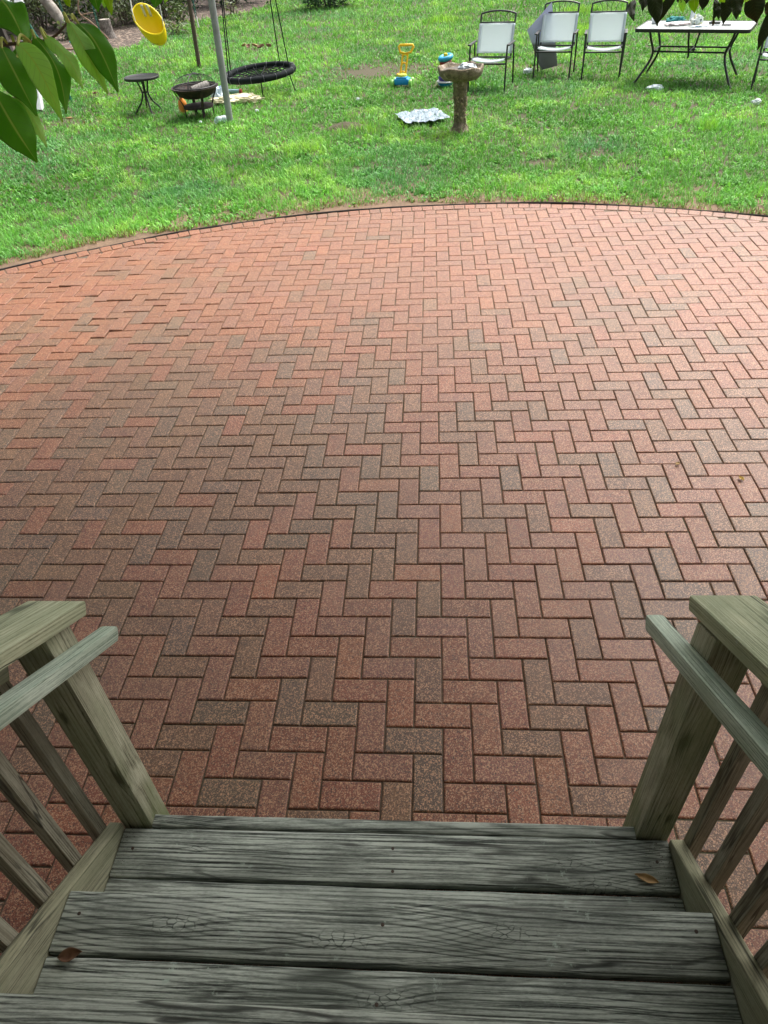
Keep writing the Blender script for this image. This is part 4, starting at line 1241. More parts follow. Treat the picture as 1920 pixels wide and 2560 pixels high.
# ================================================================== SWING SET
GALV = plain("galvanised_pipe", (0.33, 0.34, 0.35), (0.24, 0.25, 0.25), 9, 0.55, 0.25, 0.2, 60)
RUSTP = plain("brown_pipe", (0.115, 0.085, 0.062), (0.075, 0.055, 0.04), 9, 0.75, 0.1, 0.3, 60)
WHP = plain("white_painted_wood", (0.78, 0.80, 0.80), (0.62, 0.65, 0.66), 6, 0.7, 0, 0.2, 80)
ss_ = thing("swing_set", (-3.9, 11.8, -0.012), "tall swing frame on grey pipe, brown pipe and white painted posts", "swing set")
OS = Vector((-3.9, 11.8, -0.012))
def sl(*p): return tuple(Vector(p) - OS)
MB().tube([sl(-2.44, 9.79, -0.05), sl(-2.40, 9.86, 2.52)], 0.045, 20).build("post", GALV, ss_)['label'] = "pale grey galvanised pipe post"
MB().tube([sl(-4.08, 14.5, -0.05), sl(-3.93, 14.36, 2.52)], 0.038, 18).build("post", RUSTP, ss_)['label'] = "brown weathered pipe post"
MB().tube([sl(-2.40, 9.70, 2.50), sl(-3.93, 14.5, 2.50)], 0.04, 16).build("crossbar", GALV, ss_)
MB().tube([sl(-1.75, 11.66, 2.42), sl(-6.35, 12.76, 2.42)], 0.035, 16).build("beam", GALV, ss_)
a_, b_2 = Vector(sl(-5.80, 11.16, 0)), Vector(sl(-6.08, 12.55, 2.42))
d_ = (b_2 - a_)
rotm = d_.to_track_quat('Z', 'X').to_matrix()
vs = []
for s_, w0, w1 in ((0, 0.075, 0.05), (1, 0.05, 0.05)):
    for px_, py_ in ((-1, -1), (1, -1), (1, 1), (-1, 1)):
        vs.append(tuple(a_ + d_ * s_ + rotm @ Vector((px_ * w0, py_ * w1, 0))))
MB().add(vs, [(3, 2, 1, 0), (4, 5, 6, 7)] + [(k, (k + 1) % 4, 4 + (k + 1) % 4, 4 + k) for k in range(4)]).build("post", WHP, ss_, smooth=False)['label'] = "white painted leaning post"
MB().box(sl(-5.96, 11.16, 0.75), (0.10, 0.08, 1.55), Matrix.Rotation(R(-6), 4, 'Y')).build("dark_board", plain("dark_board_wood", (0.045, 0.035, 0.03), (0.03, 0.024, 0.02), 12, 0.85), ss_, smooth=False)
TEAL = plain("teal_coating", (0.01, 0.14, 0.10), (0.008, 0.10, 0.075), 12, 0.45)
MB().tube([sl(-5.84, 11.55, 1.36), sl(-5.62, 11.75, 0.55), sl(-5.55, 11.82, 0.0)], 0.026, 12).build("brace", TEAL, ss_)

# --- spider web swing
ns = thing("net_swing", (-2.34, 11.74, 0.285), "round black spider web swing hanging by four black ropes", "swing")
tl_ = Matrix.Rotation(R(3.0), 4, 'Y').inverted() @ Matrix.Rotation(R(2), 4, 'X')
NET = plain("black_foam", (0.008, 0.011, 0.012), (0.013, 0.017, 0.018), 12, 0.85, spec=0.15)
RSW = 0.535
def rp(r, a, z=0.0): return tuple(tl_ @ Vector((r * math.cos(a), r * math.sin(a), z)))
MB().tube([rp(RSW, 2 * PI * k / 64) for k in range(64)], 0.046, 14, closed=True).build("ring", NET, ns)
b = MB()
for k in range(16):
    a = 2 * PI * k / 16
    b.tube([rp(RSW - 0.03, a, 0), rp(0.28, a, -0.035), rp(0.02, a, -0.05)], 0.0078, 6)
for i, r_ in enumerate((0.09, 0.16, 0.23, 0.30, 0.37, 0.44)):
    b.tube([rp(r_ * (1 - 0.03 * (k % 2)), 2 * PI * k / 32, -0.05 + 0.05 * (r_ / RSW) ** 2) for k in range(32)], 0.0078, 6, closed=True)
b.build("net", NET, ns)
TIE = plain("grey_tie", (0.10, 0.11, 0.12), None, 12, 0.5)
b = MB()
for k in range(18):
    a = 2 * PI * (k + 0.35) / 18
    cpt = Vector((RSW * math.cos(a), RSW * math.sin(a), 0))
    rad = Vector((math.cos(a), math.sin(a), 0))
    b.tube([tuple(tl_ @ (cpt + rad * 0.0475 * math.cos(q) + Vector((0, 0, 0.0475 * math.sin(q))))) for q in [2 * PI * j / 14 for j in range(14)]], 0.004, 5, closed=True)
b.build("tie", TIE, ns)
for (ang_, hook) in ((205, -0.36), (160, -0.30), (12, 0.34), (52, 0.28)):
    pass
for ang_, hx in ((160, -0.33), (218, -0.33), (62, 0.30), (-18, 0.30)):
    a = R(ang_)
    e = Vector(rp(RSW, a))
    hook = Vector((hx, -0.02 - 0.24 * hx, 2.10))
    MB().tube([tuple(e + Vector((0, 0, -0.06))), tuple(e + Vector((0.0, 0, 0.05))), tuple(hook)], 0.0085, 8).build("rope", NET, ns)
for ang_, dx_ in ((-78, 0.01), (-20, 0.07)):
    e = Vector(rp(RSW, R(ang_)))
    MB().tube(cat([tuple(e + Vector((0, 0, -0.03))), tuple(e + Vector((dx_ * 0.4, -0.02, -0.12))), tuple(e + Vector((dx_, -0.04, -0.25)))], 4), 0.008, 8).build("rope_tail", NET, ns)

# --- yellow toddler swing
ys = thing("toddler_swing", (-4.04, 12.05, 0.655), "yellow plastic toddler bucket swing hanging from white ropes", "swing", R(-6))
YP = plain("yellow_plastic_shell", (0.95, 0.76, 0.004), (0.93, 0.72, 0.004), 4, 0.4)
A1_, A2_, DP_ = Vector((-0.055, 0.085, 0.188)), Vector((0.212, 0.02, -0.045)), Vector((0.03, 0.09, -0.27))
def shell(u, w, off=0.0):
    # w=0 bottom .. 1 rim; the seat hangs tipped so that its rim faces forward and up
    a = 2 * PI * u; ph = (1 - w) * PI / 2 * 0.94
    sx, sy = math.cos(a), math.sin(a)
    egg = 1 + 0.10 * sy
    q = (A2_ * sx * (1.06 - 0.10 * sy) + A1_ * sy) * math.cos(ph) ** 0.75 + DP_ * math.sin(ph)
    return (q.x, q.y, q.z + 0.37)
b = MB(); b.grid(shell, 48, 16, closed_u=True)
b.f.append(tuple(range(47, -1, -1)))
b.build("seat", YP, ys, solid=0.008)
MB().tube([shell(k / 48, 1.0) for k in range(48)], 0.014, 8, closed=True).build("rim", YP, ys)
STRP = plain("pale_strap", (0.72, 0.72, 0.55), (0.62, 0.62, 0.48), 20, 0.8)
for s_, x_ in ((0, -0.035), (1, 0.06)):
    b = MB()
    pts_s = []
    for w in (1.0, 0.93, 0.84, 0.74, 0.64):
        p = Vector(shell(0.25, w)); pts_s.append(p + Vector((x_ * (1.2 - w * 0.3), -0.035, -0.005)))
    vs = []
    for p in pts_s:
        for dx_ in (-0.02, 0.02): vs.append((p.x + dx_, p.y, p.z))
    b.add(vs, [(2 * i, 2 * i + 1, 2 * i + 3, 2 * i + 2) for i in range(len(pts_s) - 1)])
    b.build("strap", STRP, ys, solid=0.004)
b = MB()
for k in range(3):
    b.box((0.05 + 0.03 * (k - 1), shell(0.75, 0.55)[1] - 0.004, shell(0.75, 0.55)[2]), (0.018, 0.012, 0.006))
b.build("slot", plain("dark_slot", (0.05, 0.04, 0.02), None, 9, 0.6), ys)
ROPW = plain("white_rope", (0.78, 0.78, 0.74), (0.66, 0.66, 0.62), 60, 0.8)
for sx in (-1, 1):
    e = Vector(shell(0.0 if sx > 0 else 0.5, 1.0)); f_ = Vector(shell(0.93 if sx > 0 else 0.57, 1.0))
    MB().tube([tuple(e), (sx * 0.23, 0.10, 1.76)], 0.008, 8).build("rope", ROPW, ys)
    MB().tube([tuple(f_), tuple(e + Vector((sx * 0.005, 0.0, 0.10)))], 0.006, 8).build("rope", ROPW, ys)
MB().tube([tuple(Vector(shell(0.5, 1.0)) + Vector((-0.01, 0.03, 0.0))), (-0.195, 0.12, 1.76)], 0.008, 8).build("rope", ROPW, ys)

# --- green chains
def chain_mb(p0, p1, link=0.05, r=0.0045, w=0.013):
    p0, p1 = Vector(p0), Vector(p1)
    n = max(2, int((p1 - p0).length / (link * 0.8)))
    b = MB(); t_ = (p1 - p0).normalized()
    s1 = t_.cross(Vector((0, 1, 0))).normalized(); s2 = t_.cross(s1)
    for i in range(n):
        cpt = p0 + (p1 - p0) * ((i + 0.5) / n); sd = s1 if i % 2 else s2
        b.tube([tuple(cpt + t_ * (link / 2) * math.cos(q) + sd * w * math.sin(q)) for q in [2 * PI * k / 10 for k in range(10)]], r, 5, closed=True)
    return b
bs = thing("belt_swing", (-5.3, 12.5, 0.62), "teal belt swing on green coated chains half hidden by leaves", "swing")
def q_(x, y, z): return (x + 5.3, y - 12.5, z - 0.62)
chain_mb(q_(-5.575, 12.56, 0.74), q_(-5.66, 12.58, 2.40), r=0.006).build("chain", TEAL, bs)
chain_mb(q_(-5.02, 12.45, 0.74), q_(-5.03, 12.45, 2.40), r=0.006).build("chain", TEAL, bs)
MB().grid(lambda u, w: (-0.29 + 0.58 * u, 0.05 - 0.12 * u + (w - 0.5) * 0.14, 0.13 - 0.16 * math.sin(PI * u)), 16, 4).build("belt", plain("teal_belt", (0.02, 0.36, 0.34), (0.015, 0.28, 0.27), 10, 0.5), bs, solid=0.012)
tz_ = thing("hanging_chain", (-3.29, 12.1, 0.88), "green chain with a pale end hanging between the grey and brown pipe posts", "chain")
chain_mb((0, 0, 0.12), (0.0, 0.0, 1.52), r=0.006).build("chain", TEAL, tz_)
MB().tube([(0.01, 0, 0.0), (0.005, 0, 0.14)], 0.012, 8).build("hook", ROPW, tz_)

# ================================================================== WOOD'S EDGE
def leaf_mat(name, c1, c2, trans=0.3, rough=0.45, scale=3.0, spec=0.4):
    t = NT(name)
    at_ = t.n("Attribute", attribute_name="leafrand").outputs['Fac']
    c = t.mix(at_, c1, c2)
    t.set(Base_Color=c, Roughness=rough)
    t.p.inputs['Specular IOR Level'].default_value = spec
    tr = t.n("BsdfTranslucent"); t.l(t.mix(1.0, c, (1.25, 1.3, 0.6), 'MULTIPLY'), tr.inputs['Color'])
    mx = t.n("MixShader"); t.l(trans, mx.inputs[0]); t.l(t.p.outputs[0], mx.inputs[1]); t.l(tr.outputs[0], mx.inputs[2])
    t.l(mx.outputs[0], t.out.inputs['Surface'])
    return t.m
def foliage(name, c, rad, n, ls, mat, parent, seed, elong=2.2, shell_=0.5):
    """a crown of n folded leaves clustered on many little sprigs"""
    g = np.random.default_rng(seed)
    nc = max(6, n // 9)
    th = g.random(nc) * 2 * PI; cz = g.random(nc) * 2 - 1
    rr = shell_ + (1 - shell_) * g.random(nc) ** 0.5
    lump = 1 + 0.28 * np.sin(th * 3 + seed) * np.cos(cz * 4 + seed) + 0.2 * np.sin(th * 7 + 2 * seed)
    s = np.sqrt(1 - cz * cz)
    cen = np.stack([np.cos(th) * s * rad[0] * rr * lump, np.sin(th) * s * rad[1] * rr * lump, cz * rad[2] * rr * lump], 1) + np.array(c)
    k = g.integers(0, nc, n)
    p = cen[k] + g.normal(0, ls * 0.9, (n, 3))
    p[:, 2] = np.maximum(p[:, 2], 0.02)
    d = g.normal(0, 1, (n, 3)); d[:, 2] = d[:, 2] * 0.6 - 0.15
    d /= np.linalg.norm(d, axis=1)[:, None]
    up = g.normal(0, 0.5, (n, 3)) + np.array([0, 0, 1.0])
    sd = np.cross(d, up); sd /= np.linalg.norm(sd, axis=1)[:, None]
    nn = np.cross(sd, d)
    L = ls * (0.65 + 0.7 * g.random(n))[:, None]; W = L / elong
    P = np.stack([p, p + d * L * 0.45 + sd * W * 0.5 + nn * W * 0.15, p + d * L - nn * L * 0.12, p + d * L * 0.45 - sd * W * 0.5 + nn * W * 0.15], 1)
    me = bpy.data.meshes.new(name)
    me.vertices.add(n * 4); me.vertices.foreach_set('co', P.astype(np.float32).ravel())
    idx = (np.arange(n) * 4)[:, None]
    me.loops.add(n * 6); me.loops.foreach_set('vertex_index', np.concatenate([idx + np.array([[0, 1, 2]]), idx + np.array([[0, 2, 3]])], 1).astype(np.int32).ravel())
    me.polygons.add(n * 2); me.polygons.foreach_set('loop_start', (np.arange(n * 2) * 3).astype(np.int32))
    me.update(calc_edges=True)
    a = me.attributes.new("leafrand", 'FLOAT', 'FACE'); a.data.foreach_set('value', np.repeat(g.random(n), 2).astype(np.float32))
    me.materials.append(mat)
    o = bpy.data.objects.new(name, me); COL.objects.link(o)
    if parent: o.parent = parent
    return o
BUSHM = leaf_mat("understorey_leaf", (0.035, 0.075, 0.018), (0.110, 0.165, 0.050), 0.25)
BUSHP = leaf_mat("pale_understorey_leaf", (0.085, 0.125, 0.06), (0.22, 0.27, 0.15), 0.25)
BUSHD = leaf_mat("dark_shrub_leaf", (0.012, 0.045, 0.016), (0.032, 0.095, 0.030), 0.15)
BARK = plain("grey_bark", (0.17, 0.14, 0.115), (0.08, 0.065, 0.05), 14, 0.9, 0, 0.8, 30, 0.3, 0.02)
def shrub(loc, rad, h, n, ls, mat, seed, label, group=None, name="shrub", catg="shrub", elong=2.2, stems=5):
    t_ = thing(name, (loc[0], loc[1], -0.012), label, catg, 0, group)
    b = MB(); g = random.Random(seed)
    for k in range(stems):
        a = 2 * PI * k / stems + g.random()
        tip = (rad[0] * 0.75 * math.cos(a), rad[1] * 0.75 * math.sin(a), h * (0.65 + 0.3 * g.random()))
        b.tube(cat([(0.06 * math.cos(a), 0.06 * math.sin(a), 0), (tip[0] * 0.35, tip[1] * 0.35, tip[2] * 0.55), tip], 4), [0.02] * 4 + [0.014] * 4 + [0.008], 6)
    b.build("stem", BARK, t_)
    foliage("crown", (0, 0, h * 0.52), (rad[0], rad[1], h * 0.52), n, ls, mat, t_, seed, elong)
    return t_
GB = "understorey shrubs along the wood's edge"
shr = [((-12.6, 20.6), (1.7, 1.3), 2.3, 3200, 0.14, BUSHM, "loose green shrub behind the white post at the far left"),
       ((-10.4, 22.0), (1.3, 1.2), 2.4, 2800, 0.15, BUSHP, "pale broad leaved shrub left of the leaning grey trunk"),
       ((-9.3, 23.4), (1.3, 1.1), 2.2, 2600, 0.12, BUSHM, "dark green shrub behind the leaning grey trunk"),
       ((-8.15, 22.2), (0.85, 0.9), 1.5, 1900, 0.12, BUSHP, "pale leaved bush just behind the tree stump"),
       ((-7.3, 23.2), (0.9, 0.9), 1.7, 2200, 0.11, BUSHM, "green bush right behind the yellow swing"),
       ((-7.6, 25.6), (1.5, 1.2), 2.2, 2600, 0.12, BUSHD, "deep green shrub behind the brown pipe post at the top"),
       ((-5.9, 26.2), (1.3, 1.1), 2.0, 2400, 0.12, BUSHD, "deep green shrub at the top edge above the net swing"),
       ((-11.5, 26.0), (2.2, 1.6), 2.8, 3000, 0.16, BUSHD, "dark shrub deep in the wood at the top left"),
       ((-15.5, 24.5), (2.2, 1.6), 3.0, 2600, 0.18, BUSHD, "dark shrub deep in the wood beyond the left edge")]
for i, (l_, r_, h_, n_, ls_, m_, lab) in enumerate(shr):
    shrub(l_, r_, h_, n_, ls_, m_, 100 + i, lab, GB)
shrub((-2.62, 23.75), (0.82, 0.7), 1.25, 5200, 0.075, BUSHD, 140, "dense round dark green shrub standing on the lawn at the top edge", None, "round_shrub")
for i, (x, y, lab) in enumerate(((-6.38, 21.7, "small leafy seedling on the mulch right of the yellow swing"), (-5.35, 23.3, "pale small seedling in the mulch behind the net swing ropes"), (-6.0, 19.6, "low pale green weed patch at the lawn edge beside the yellow swing"))):
    shrub((x, y), (0.22, 0.2), (0.42, 0.35, 0.22)[i], (110, 60, 160)[i], 0.11, (BUSHM, BUSHP, BUSHP)[i], 160 + i, lab, "seedlings along the mulch edge", "seedling", "plant", 2.0, 3)
# stump
sp = thing("tree_stump", (-7.70, 19.62, -0.012), "grey cut tree stump standing at the wood's edge", "tree stump")
def stump(r, z, a, i):
    k = 1 + 0.10 * math.sin(3 * a + 1) + 0.05 * mnoise.noise(Vector((math.cos(a) * 3, math.sin(a) * 3, z * 2))) + 0.025 * math.sin(22 * a)
    k += max(0, 0.14 - z) * (1.6 * max(0, math.cos(a - 0.15)) + 0.9 * max(0, math.cos(2 * a + 1)))
    return r * k, z
MB().lathe([(0.165, -0.02), (0.15, 0.06), (0.138, 0.15), (0.132, 0.28), (0.130, 0.40), (0.126, 0.408)], 72, fn=stump).build("trunk", plain("stump_bark", (0.26, 0.235, 0.21), (0.09, 0.078, 0.068), 18, 0.95, 0, 0.9, 40, 0.3, 0.02), sp)
t = NT("cut_wood")
v = t.obj(); q0 = t.sep(v)
rr_ = t.math('SQRT', t.math('ADD', t.math('MULTIPLY', q0[0], q0[0]), t.math('MULTIPLY', q0[1], q0[1])))
t.set(Base_Color=t.mix(t.ramp(t.math('SINE', t.math('MULTIPLY', rr_, 420.0)), [(0.3, 0.0), (0.8, 1.0)]), (0.46, 0.42, 0.36), (0.26, 0.23, 0.19)), Roughness=0.9)
MB().lathe([(0.122, 0.4085), (0.03, 0.411), (0.0001, 0.405)], 48, fn=stump).build("cut_face", t.m, sp)
# leaning trunk
lt = thing("leaning_trunk", (-8.75, 19.9, -0.012), "pale grey tree trunk leaning left out of the mulch", "tree trunk")
pts_t = cat([(0.12, -0.05, -0.05), (-0.10, 0, 0.30), (-0.32, 0.05, 0.66), (-0.56, 0.10, 1.02), (-0.95, 0.2, 1.7), (-1.25, 0.3, 2.6)], 5)
b = MB().tube(pts_t, [0.15 - 0.045 * k / (len(pts_t) - 1) for k in range(len(pts_t))], 20)
for q in range(len(b.v)):
    p = Vector(b.v[q]); b.v[q] = tuple(p + (Vector((1, 1, 0.2)) * 0.02 * mnoise.noise(p * 6)))
b.build("trunk", plain("pale_bark", (0.40, 0.37, 0.33), (0.20, 0.175, 0.15), 10, 0.9, 0, 0.6, 25, 0.3, 0.02), lt)
iv = foliage("ivy", (0.02, -0.16, 0.22), (0.16, 0.06, 0.28), 150, 0.10, BUSHP, lt, 77, 1.4)
# fallen branches
for i, (pts_b, r_, lab) in enumerate(((
        [(-8.05, 19.4, 1.05), (-8.12, 19.4, 0.82), (-8.18, 19.4, 0.57), (-7.95, 19.4, 0.37), (-7.71, 19.4, 0.12), (-7.6, 19.4, -0.02)], 0.018, "bare tan forked branch curving down beside the stump"),
        ([(-8.4, 17.6, 0.02), (-7.95, 17.55, 0.06), (-7.6, 17.7, 0.03), (-7.35, 17.75, 0.02)], 0.022, "bare tan stick lying on the mulch near the belt swing"))):
    b = MB().tube(cat(pts_b, 5), r_, 7)
    if i == 0:
        b.tube(cat([(-8.15, 19.4, 0.53), (-7.98, 19.4, 0.55), (-7.84, 19.4, 0.56)], 4), 0.010, 6)
    tag(b.build("fallen_branch", plain("dry_branch", (0.34, 0.24, 0.16), (0.24, 0.16, 0.105), 20, 0.9)), lab, "branch")
for i, (x, y, rz, l_, lab) in enumerate(((-8.9, 17.2, 0.5, 0.5, "pale split log lying on the mulch at the left"), (-8.5, 17.05, 0.2, 0.35, "short pale split log in front of the other log on the mulch"))):
    b = MB().tube([(x - l_ / 2 * math.cos(rz), y - l_ / 2 * math.sin(rz), 0.05), (x, y, 0.055), (x + l_ / 2 * math.cos(rz), y + l_ / 2 * math.sin(rz), 0.05)], 0.055, 10)
    tag(b.build("split_log", plain("pale_log", (0.52, 0.47, 0.38), (0.30, 0.26, 0.20), 14, 0.9)), lab, "log")
# white tarp lying in the wood
def panel(u, w):  # wavy white sheet, stands in for a bright patch
    return (-15.9 + 2.4 * u, 29.6 + 2.6 * w, 0.12 + 0.10 * mnoise.noise(Vector((u * 4, w * 4, 2))))
tag(MB().grid(panel, 20, 14).build("panel", plain("white_panel", (0.80, 0.86, 0.88), (0.70, 0.78, 0.82), 2, 0.6), None, solid=0.01), "bright white tarp spread behind the shrubs at the top left", "panel")
# trees of the wood behind (their crowns are above the picture)
CROWN = leaf_mat("tree_leaf", (0.030, 0.075, 0.015), (0.075, 0.15, 0.030), 0.35)
def tree(x, y, h, r, seed, lab):
    t_ = thing("tree", (x, y, -0.012), lab, "tree", 0, "trees of the wood behind the lawn")
    g = random.Random(seed)
    b = MB().tube(cat([(0, 0, -0.1), (0.1 * g.uniform(-1, 1), 0, h * 0.3), (0.3 * g.uniform(-1, 1), 0.1, h * 0.65), (0, 0, h * 0.9)], 5), [0.26 - 0.2 * k / 15 for k in range(16)], 12)
    for k in range(7):
        a = g.random() * 2 * PI; z = h * g.uniform(0.4, 0.75)
        b.tube(cat([(0, 0, z), (r * 0.4 * math.cos(a), r * 0.4 * math.sin(a), z + h * 0.08), (r * 0.85 * math.cos(a), r * 0.85 * math.sin(a), z + h * 0.12)], 4), [0.07 - 0.05 * k2 / 8 for k2 in range(9)], 6)
    b.build("trunk", BARK, t_)
    foliage("crown", (0, 0, h * 0.66), (r, r, h * 0.34), 5200, 0.34, CROWN, t_, seed, 1.8, 0.35)
for i, (x, y, h, r) in enumerate(((-17, 29, 11, 4.2), (-11, 31, 13, 4.6), (-6, 34, 12, 4.4), (0.5, 38, 12, 4.5), (-13.5, 22.5, 12, 3.6), (-14, 13, 12, 4.2), (-12, 5.5, 12, 4.0))):  # last two are out of view at left, added to darken that side
    tree(x, y, h, r, 300 + i, "tall leafy tree standing in the wood behind the lawn")

# the tree over the porch whose lowest twigs hang into the picture
PORCHLEAF = leaf_mat("porch_tree_leaf", (0.020, 0.075, 0.014), (0.045, 0.12, 0.022), 0.25)
pt_ = thing("porch_tree", (-3.7, -0.4, -0.012), "broad leafy tree spreading over the porch steps", "tree")
MB().tube(cat([(0, 0, -0.1), (0.1, 0.1, 1.4), (0.5, 0.3, 2.9), (1.2, 0.7, 4.0)], 5), [0.17 - 0.006 * k for k in range(16)], 14).build("trunk", BARK, pt_)
b = MB()
for (ex, ey, ez) in ((3.6, 2.3, 4.4), (3.9, 0.3, 4.6), (5.6, 1.9, 4.2), (2.2, 3.2, 4.5), (7.0, 1.3, 4.5)):
    b.tube(cat([(0.45, 0.28, 2.75), (0.45 + (ex - 0.45) * 0.5, 0.28 + (ey - 0.28) * 0.45, 2.75 + (ez - 2.75) * 0.8), (ex, ey, ez)], 6), [0.075 - 0.005 * k for k in range(13)], 8)
b.build("limb", BARK, pt_)
foliage("crown", (4.15, 2.3, 4.9), (5.2, 3.5, 1.15), 5600, 0.34, PORCHLEAF, pt_, 901, 2.2, 0.1)

# ================================================================== FOREGROUND BRANCHES
BIG = {}
def big_leaf_mat(key):
    if key in BIG: return BIG[key]
    c = {'dark': ((0.15, 0.42, 0.022), (0.20, 0.49, 0.035)), 'light': ((0.50, 0.76, 0.24), (0.56, 0.80, 0.28)), 'bright': ((0.36, 0.58, 0.02), (0.46, 0.66, 0.03)), 'backlit': ((0.025, 0.042, 0.008), (0.045, 0.066, 0.010))}[key]  # tones carry the light: lit leaves pale, backlit undersides painted dark
    t = NT("leaf_" + key)
    uv = t.n("Attribute", attribute_name="across").outputs['Fac']
    along = t.n("Attribute", attribute_name="along").outputs['Fac']
    ab = t.math('ABSOLUTE', uv)
    rib = t.ramp(ab, [(0.0, 1.0), (0.035, 0.85), (0.07, 0.0)])
    vein = t.math('SINE', t.math('MULTIPLY', t.math('SUBTRACT', along, t.math('MULTIPLY', ab, 0.16)), 62.0))
    vn = t.ramp(vein, [(0.90, 0.0), (1.0, 1.0)])
    f = t.noise(t.obj(), 35.0, 3)
    base_ = t.mix(f, c[0], c[1])
    base_ = t.mix(t.math('MULTIPLY', vn, 0.22), base_, (0.16, 0.30, 0.07))
    base_ = t.mix(t.math('MULTIPLY', rib, 0.75), base_, (0.60, 0.68, 0.18) if key != 'backlit' else (0.05, 0.06, 0.015))
    t.set(Base_Color=base_, Roughness=0.5)
    t.p.inputs['Specular IOR Level'].default_value = 0.25
    t.bump(t.math('ADD', t.math('MULTIPLY', vn, -0.5), t.math('MULTIPLY', rib, -1.0)), 0.25, 0.0015)
    tr = t.n("BsdfTranslucent"); t.l(t.mix(1.0, base_, (1.2, 1.3, 0.5), 'MULTIPLY'), tr.inputs['Color'])
    mx = t.n("MixShader"); t.l(0.12 if key == 'backlit' else 0.55, mx.inputs[0]); t.l(t.p.outputs[0], mx.inputs[1]); t.l(tr.outputs[0], mx.inputs[2])
    t.l(mx.outputs[0], t.out.inputs['Surface'])
    BIG[key] = t.m
    return t.m
def big_leaf(base, tip, hw, tone, parent, org, facing, seed):
    """one drooping leaf: folded along its midrib, wavy at the edge, about 0.6 mm thick"""
    g = random.Random(seed)
    B0, T0 = Vector(base), Vector(tip)
    ax_ = T0 - B0; Ln = ax_.length; ax_.normalize()
    n_ = facing - ax_ * facing.dot(ax_); n_.normalize()
    n_ = (Matrix.Rotation(g.uniform(-0.5, 0.5), 3, ax_) @ n_)
    sd = ax_.cross(n_)
    nu, nv = 13, 22
    fold = g.uniform(0.05, 0.35); droop = g.uniform(0.06, 0.16); wav = g.uniform(0.2, 0.42); ph = g.random() * 6
    side = g.uniform(-0.10, 0.10)
    vs, al, ac = [], [], []
    for j in range(nv):
        w = j / (nv - 1)
        half = hw * (math.sin(PI * min(1, (w * 0.97 + 0.015)) ** 0.85) ** 0.80) * (1.0 if w < 0.75 else 1.0 - 0.55 * ((w - 0.75) / 0.25) ** 1.0) + 0.0006
        for i in range(nu):
            s_ = (i / (nu - 1) - 0.5) * 2
            p = B0 + ax_ * (w * Ln) + sd * (s_ * half + side * Ln * math.sin(PI * w))
            p += n_ * (droop * Ln * math.sin(PI * w) - fold * abs(s_) * half * (0.6 + 0.4 * w) + wav * half * s_ * s_ * math.sin(w * 11 + ph + (1.5 if s_ > 0 else 0)))
            vs.append(tuple(p - org)); al.append(w); ac.append(s_)
    fs = [(j * nu + i, j * nu + i + 1, (j + 1) * nu + i + 1, (j + 1) * nu + i) for j in range(nv - 1) for i in range(nu - 1)]
    key = 'bright' if tone >= 0.88 else ('light' if tone >= 0.55 else ('dark' if tone >= 0.05 else 'backlit'))
    return vs, fs, al, ac, key
def leaf_obj(data, parent, matkey=None):
    vs, fs, al, ac, key = data
    m = MB().add(vs, fs)
    o = m.build("leaf", big_leaf_mat(matkey or key), parent, solid=0.0006)
    for nm, arr in (("along", al), ("across", ac)):
        a = o.data.attributes.new(nm, 'FLOAT', 'POINT'); a.data.foreach_set('value', arr)
    return o
TWIG = plain("green_twig", (0.62, 0.66, 0.12), (0.50, 0.52, 0.10), 30, 0.6)
TWIGB = plain("brown_twig", (0.13, 0.085, 0.055), (0.09, 0.055, 0.035), 30, 0.8)
LEFT_LEAVES = [
  ((-0.348,0.614,2.060),(-0.281,0.550,1.941),0.0194,0.80),
  ((-0.349,0.661,2.052),(-0.248,0.523,1.948),0.0274,0.25),
  ((-0.376,0.546,2.046),(-0.317,0.520,1.957),0.0149,0.75),
  ((-0.417,0.591,2.041),(-0.362,0.509,1.917),0.0234,0.15),
  ((-0.415,0.510,2.039),(-0.321,0.397,1.924),0.0232,0.85),
  ((-0.471,0.551,2.031),(-0.376,0.413,1.933),0.0319,0.10),
  ((-0.443,0.414,1.978),(-0.388,0.378,1.860),0.0356,0.10),
  ((-0.427,0.456,1.963),(-0.367,0.395,1.882),0.0133,0.70),
  ((-0.465,0.598,2.023),(-0.446,0.574,1.949),0.0213,0.30),
  ((-0.438,0.585,2.036),(-0.552,0.702,2.111),0.0339,0.30),
  ((-0.455,0.641,2.026),(-0.501,0.699,2.054),0.0134,0.40),
]
TOP_LEAVES = [
  ((-0.527,1.056,2.083),(-0.542,1.093,2.049),0.0080,0.90),
  ((-0.478,1.133,2.090),(-0.465,1.079,2.036),0.0174,0.35),
  ((-0.422,1.069,2.087),(-0.429,1.069,2.028),0.0110,0.90),
  ((-0.287,1.015,2.086),(-0.285,0.978,2.045),0.0165,0.35),
  ((-0.264,1.013,2.080),(-0.280,1.053,2.048),0.0087,0.60),
  ((-0.449,1.107,2.087),(-0.464,1.126,2.040),0.0091,0.60),
]
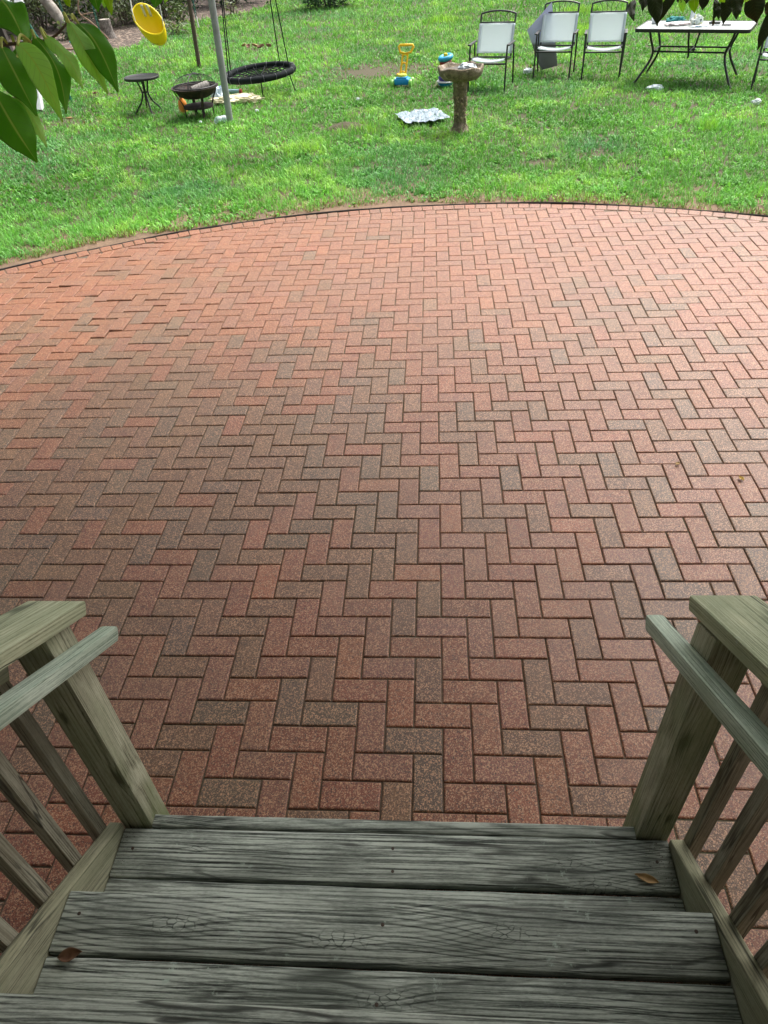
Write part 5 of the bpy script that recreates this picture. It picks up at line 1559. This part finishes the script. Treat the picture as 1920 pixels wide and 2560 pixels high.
RIGHT_LEAVES = [
  ((1.028,1.723,1.933),(1.014,1.631,1.889),0.0127,0.00),
  ((1.074,1.829,1.938),(1.063,1.747,1.899),0.0160,0.10),
  ((1.096,1.785,1.950),(1.101,1.679,1.866),0.0219,0.00),
  ((1.190,1.852,1.931),(1.148,1.855,1.853),0.0149,0.15),
  ((1.220,1.872,1.942),(1.216,1.829,1.895),0.0207,0.00),
  ((1.158,1.680,1.933),(1.173,1.675,1.897),0.0092,0.70),
  ((1.202,1.684,1.952),(1.191,1.617,1.902),0.0167,0.90),
  ((1.315,1.936,1.927),(1.300,1.899,1.877),0.0188,0.00),
  ((1.286,1.746,1.924),(1.275,1.689,1.871),0.0100,0.05),
  ((1.290,1.724,1.907),(1.290,1.678,1.872),0.0072,0.05),
  ((1.393,1.976,1.906),(1.389,1.928,1.830),0.0203,0.05),
  ((1.380,1.822,1.924),(1.381,1.786,1.860),0.0204,0.10),
  ((1.473,1.944,1.919),(1.504,1.933,1.828),0.0318,0.05),
  ((1.484,1.790,1.874),(1.455,1.738,1.778),0.0164,0.10),
  ((1.499,1.864,1.896),(1.520,1.894,1.849),0.0115,0.00),
  ((1.292,1.721,1.934),(1.315,1.761,1.911),0.0082,0.90),
  ((1.428,1.878,1.922),(1.447,1.930,1.889),0.0115,0.70),
  ((1.176,1.928,1.923),(1.172,1.925,1.882),0.0089,0.80),
  ((1.086,1.821,1.936),(1.090,1.741,1.892),0.0085,0.00),
  ((1.324,1.849,1.861),(1.340,1.884,1.832),0.0035,0.10),
]
def branch(name, org, twig, twr, leaves, label, fac, backlit=False, seed=0, twmat=None):
    org = Vector(org)
    t_ = thing(name, org, label, "branch")
    tw = cat([tuple(Vector(p) - org) for p in twig], 5)
    n = len(tw)
    MB().tube(tw, [twr * (1.5 - 0.9 * k / (n - 1)) for k in range(n)], 8).build("twig", twmat or TWIGB, t_)
    for i, (b0, t0, hw, tone) in enumerate(leaves):
        f_ = (CAM_LOC - Vector(b0)).normalized() + Vector(fac)
        f_.normalize()
        tn = tone
        if backlit and 0.05 <= tone < 0.5: tn = 0.0
        leaf_obj(big_leaf(b0, t0, hw, tn, t_, org, f_, seed + i), t_)
        # petiole joins leaf and twig
        B0 = Vector(b0) - org
        near = min(tw, key=lambda q: (q - B0).length)
        dirv = (Vector(t0) - Vector(b0)).normalized()
        mid = (B0 + near) / 2 - dirv * 0.012 + Vector((0, 0, 0.006))
        MB().tube(cat([tuple(near), tuple(mid), tuple(B0), tuple(B0 + dirv * 0.01)], 4), 0.0028 if not backlit else 0.0012, 6).build("leaf_stalk", TWIG if not backlit else TWIGB, t_)
    return t_
branch("leafy_branch", (-0.591, 0.542, 1.988), [(-0.85, 0.42, 2.02), (-0.70, 0.49, 1.985), (-0.591, 0.542, 1.988), (-0.526, 0.575, 2.018), (-0.487, 0.589, 2.03), (-0.43, 0.596, 2.031), (-0.387, 0.604, 2.036), (-0.356, 0.625, 2.057), (-0.350, 0.640, 2.060)], 0.0032, LEFT_LEAVES,
       "branch of large glossy green leaves hanging close up at the left", (0.1, 0.0, 0.35), seed=11)
branch("hanging_twig", (-0.574, 1.157, 2.189), [(-0.75, 1.2, 2.42), (-0.66, 1.18, 2.28), (-0.574, 1.157, 2.189), (-0.495, 1.115, 2.132), (-0.435, 1.098, 2.106), (-0.365, 1.108, 2.11), (-0.28, 1.06, 2.10)], 0.002, TOP_LEAVES,
       "thin twig with small leaves dipping in at the top left above the stump", (0.0, 0.0, 0.1), seed=41)
branch("overhanging_branch", (1.037, 1.925, 1.993), [(0.90, 2.0, 2.35), (0.98, 1.96, 2.12), (1.037, 1.925, 1.993), (1.10, 1.90, 1.965), (1.175, 1.898, 1.962), (1.271, 1.907, 1.962), (1.372, 1.906, 1.955), (1.459, 1.914, 1.948), (1.534, 1.899, 1.915), (1.60, 1.83, 1.90)], 0.0022, RIGHT_LEAVES,
       "dark olive leaves hanging down across the top right corner", (0.0, 0.0, -0.25), backlit=True, seed=71)
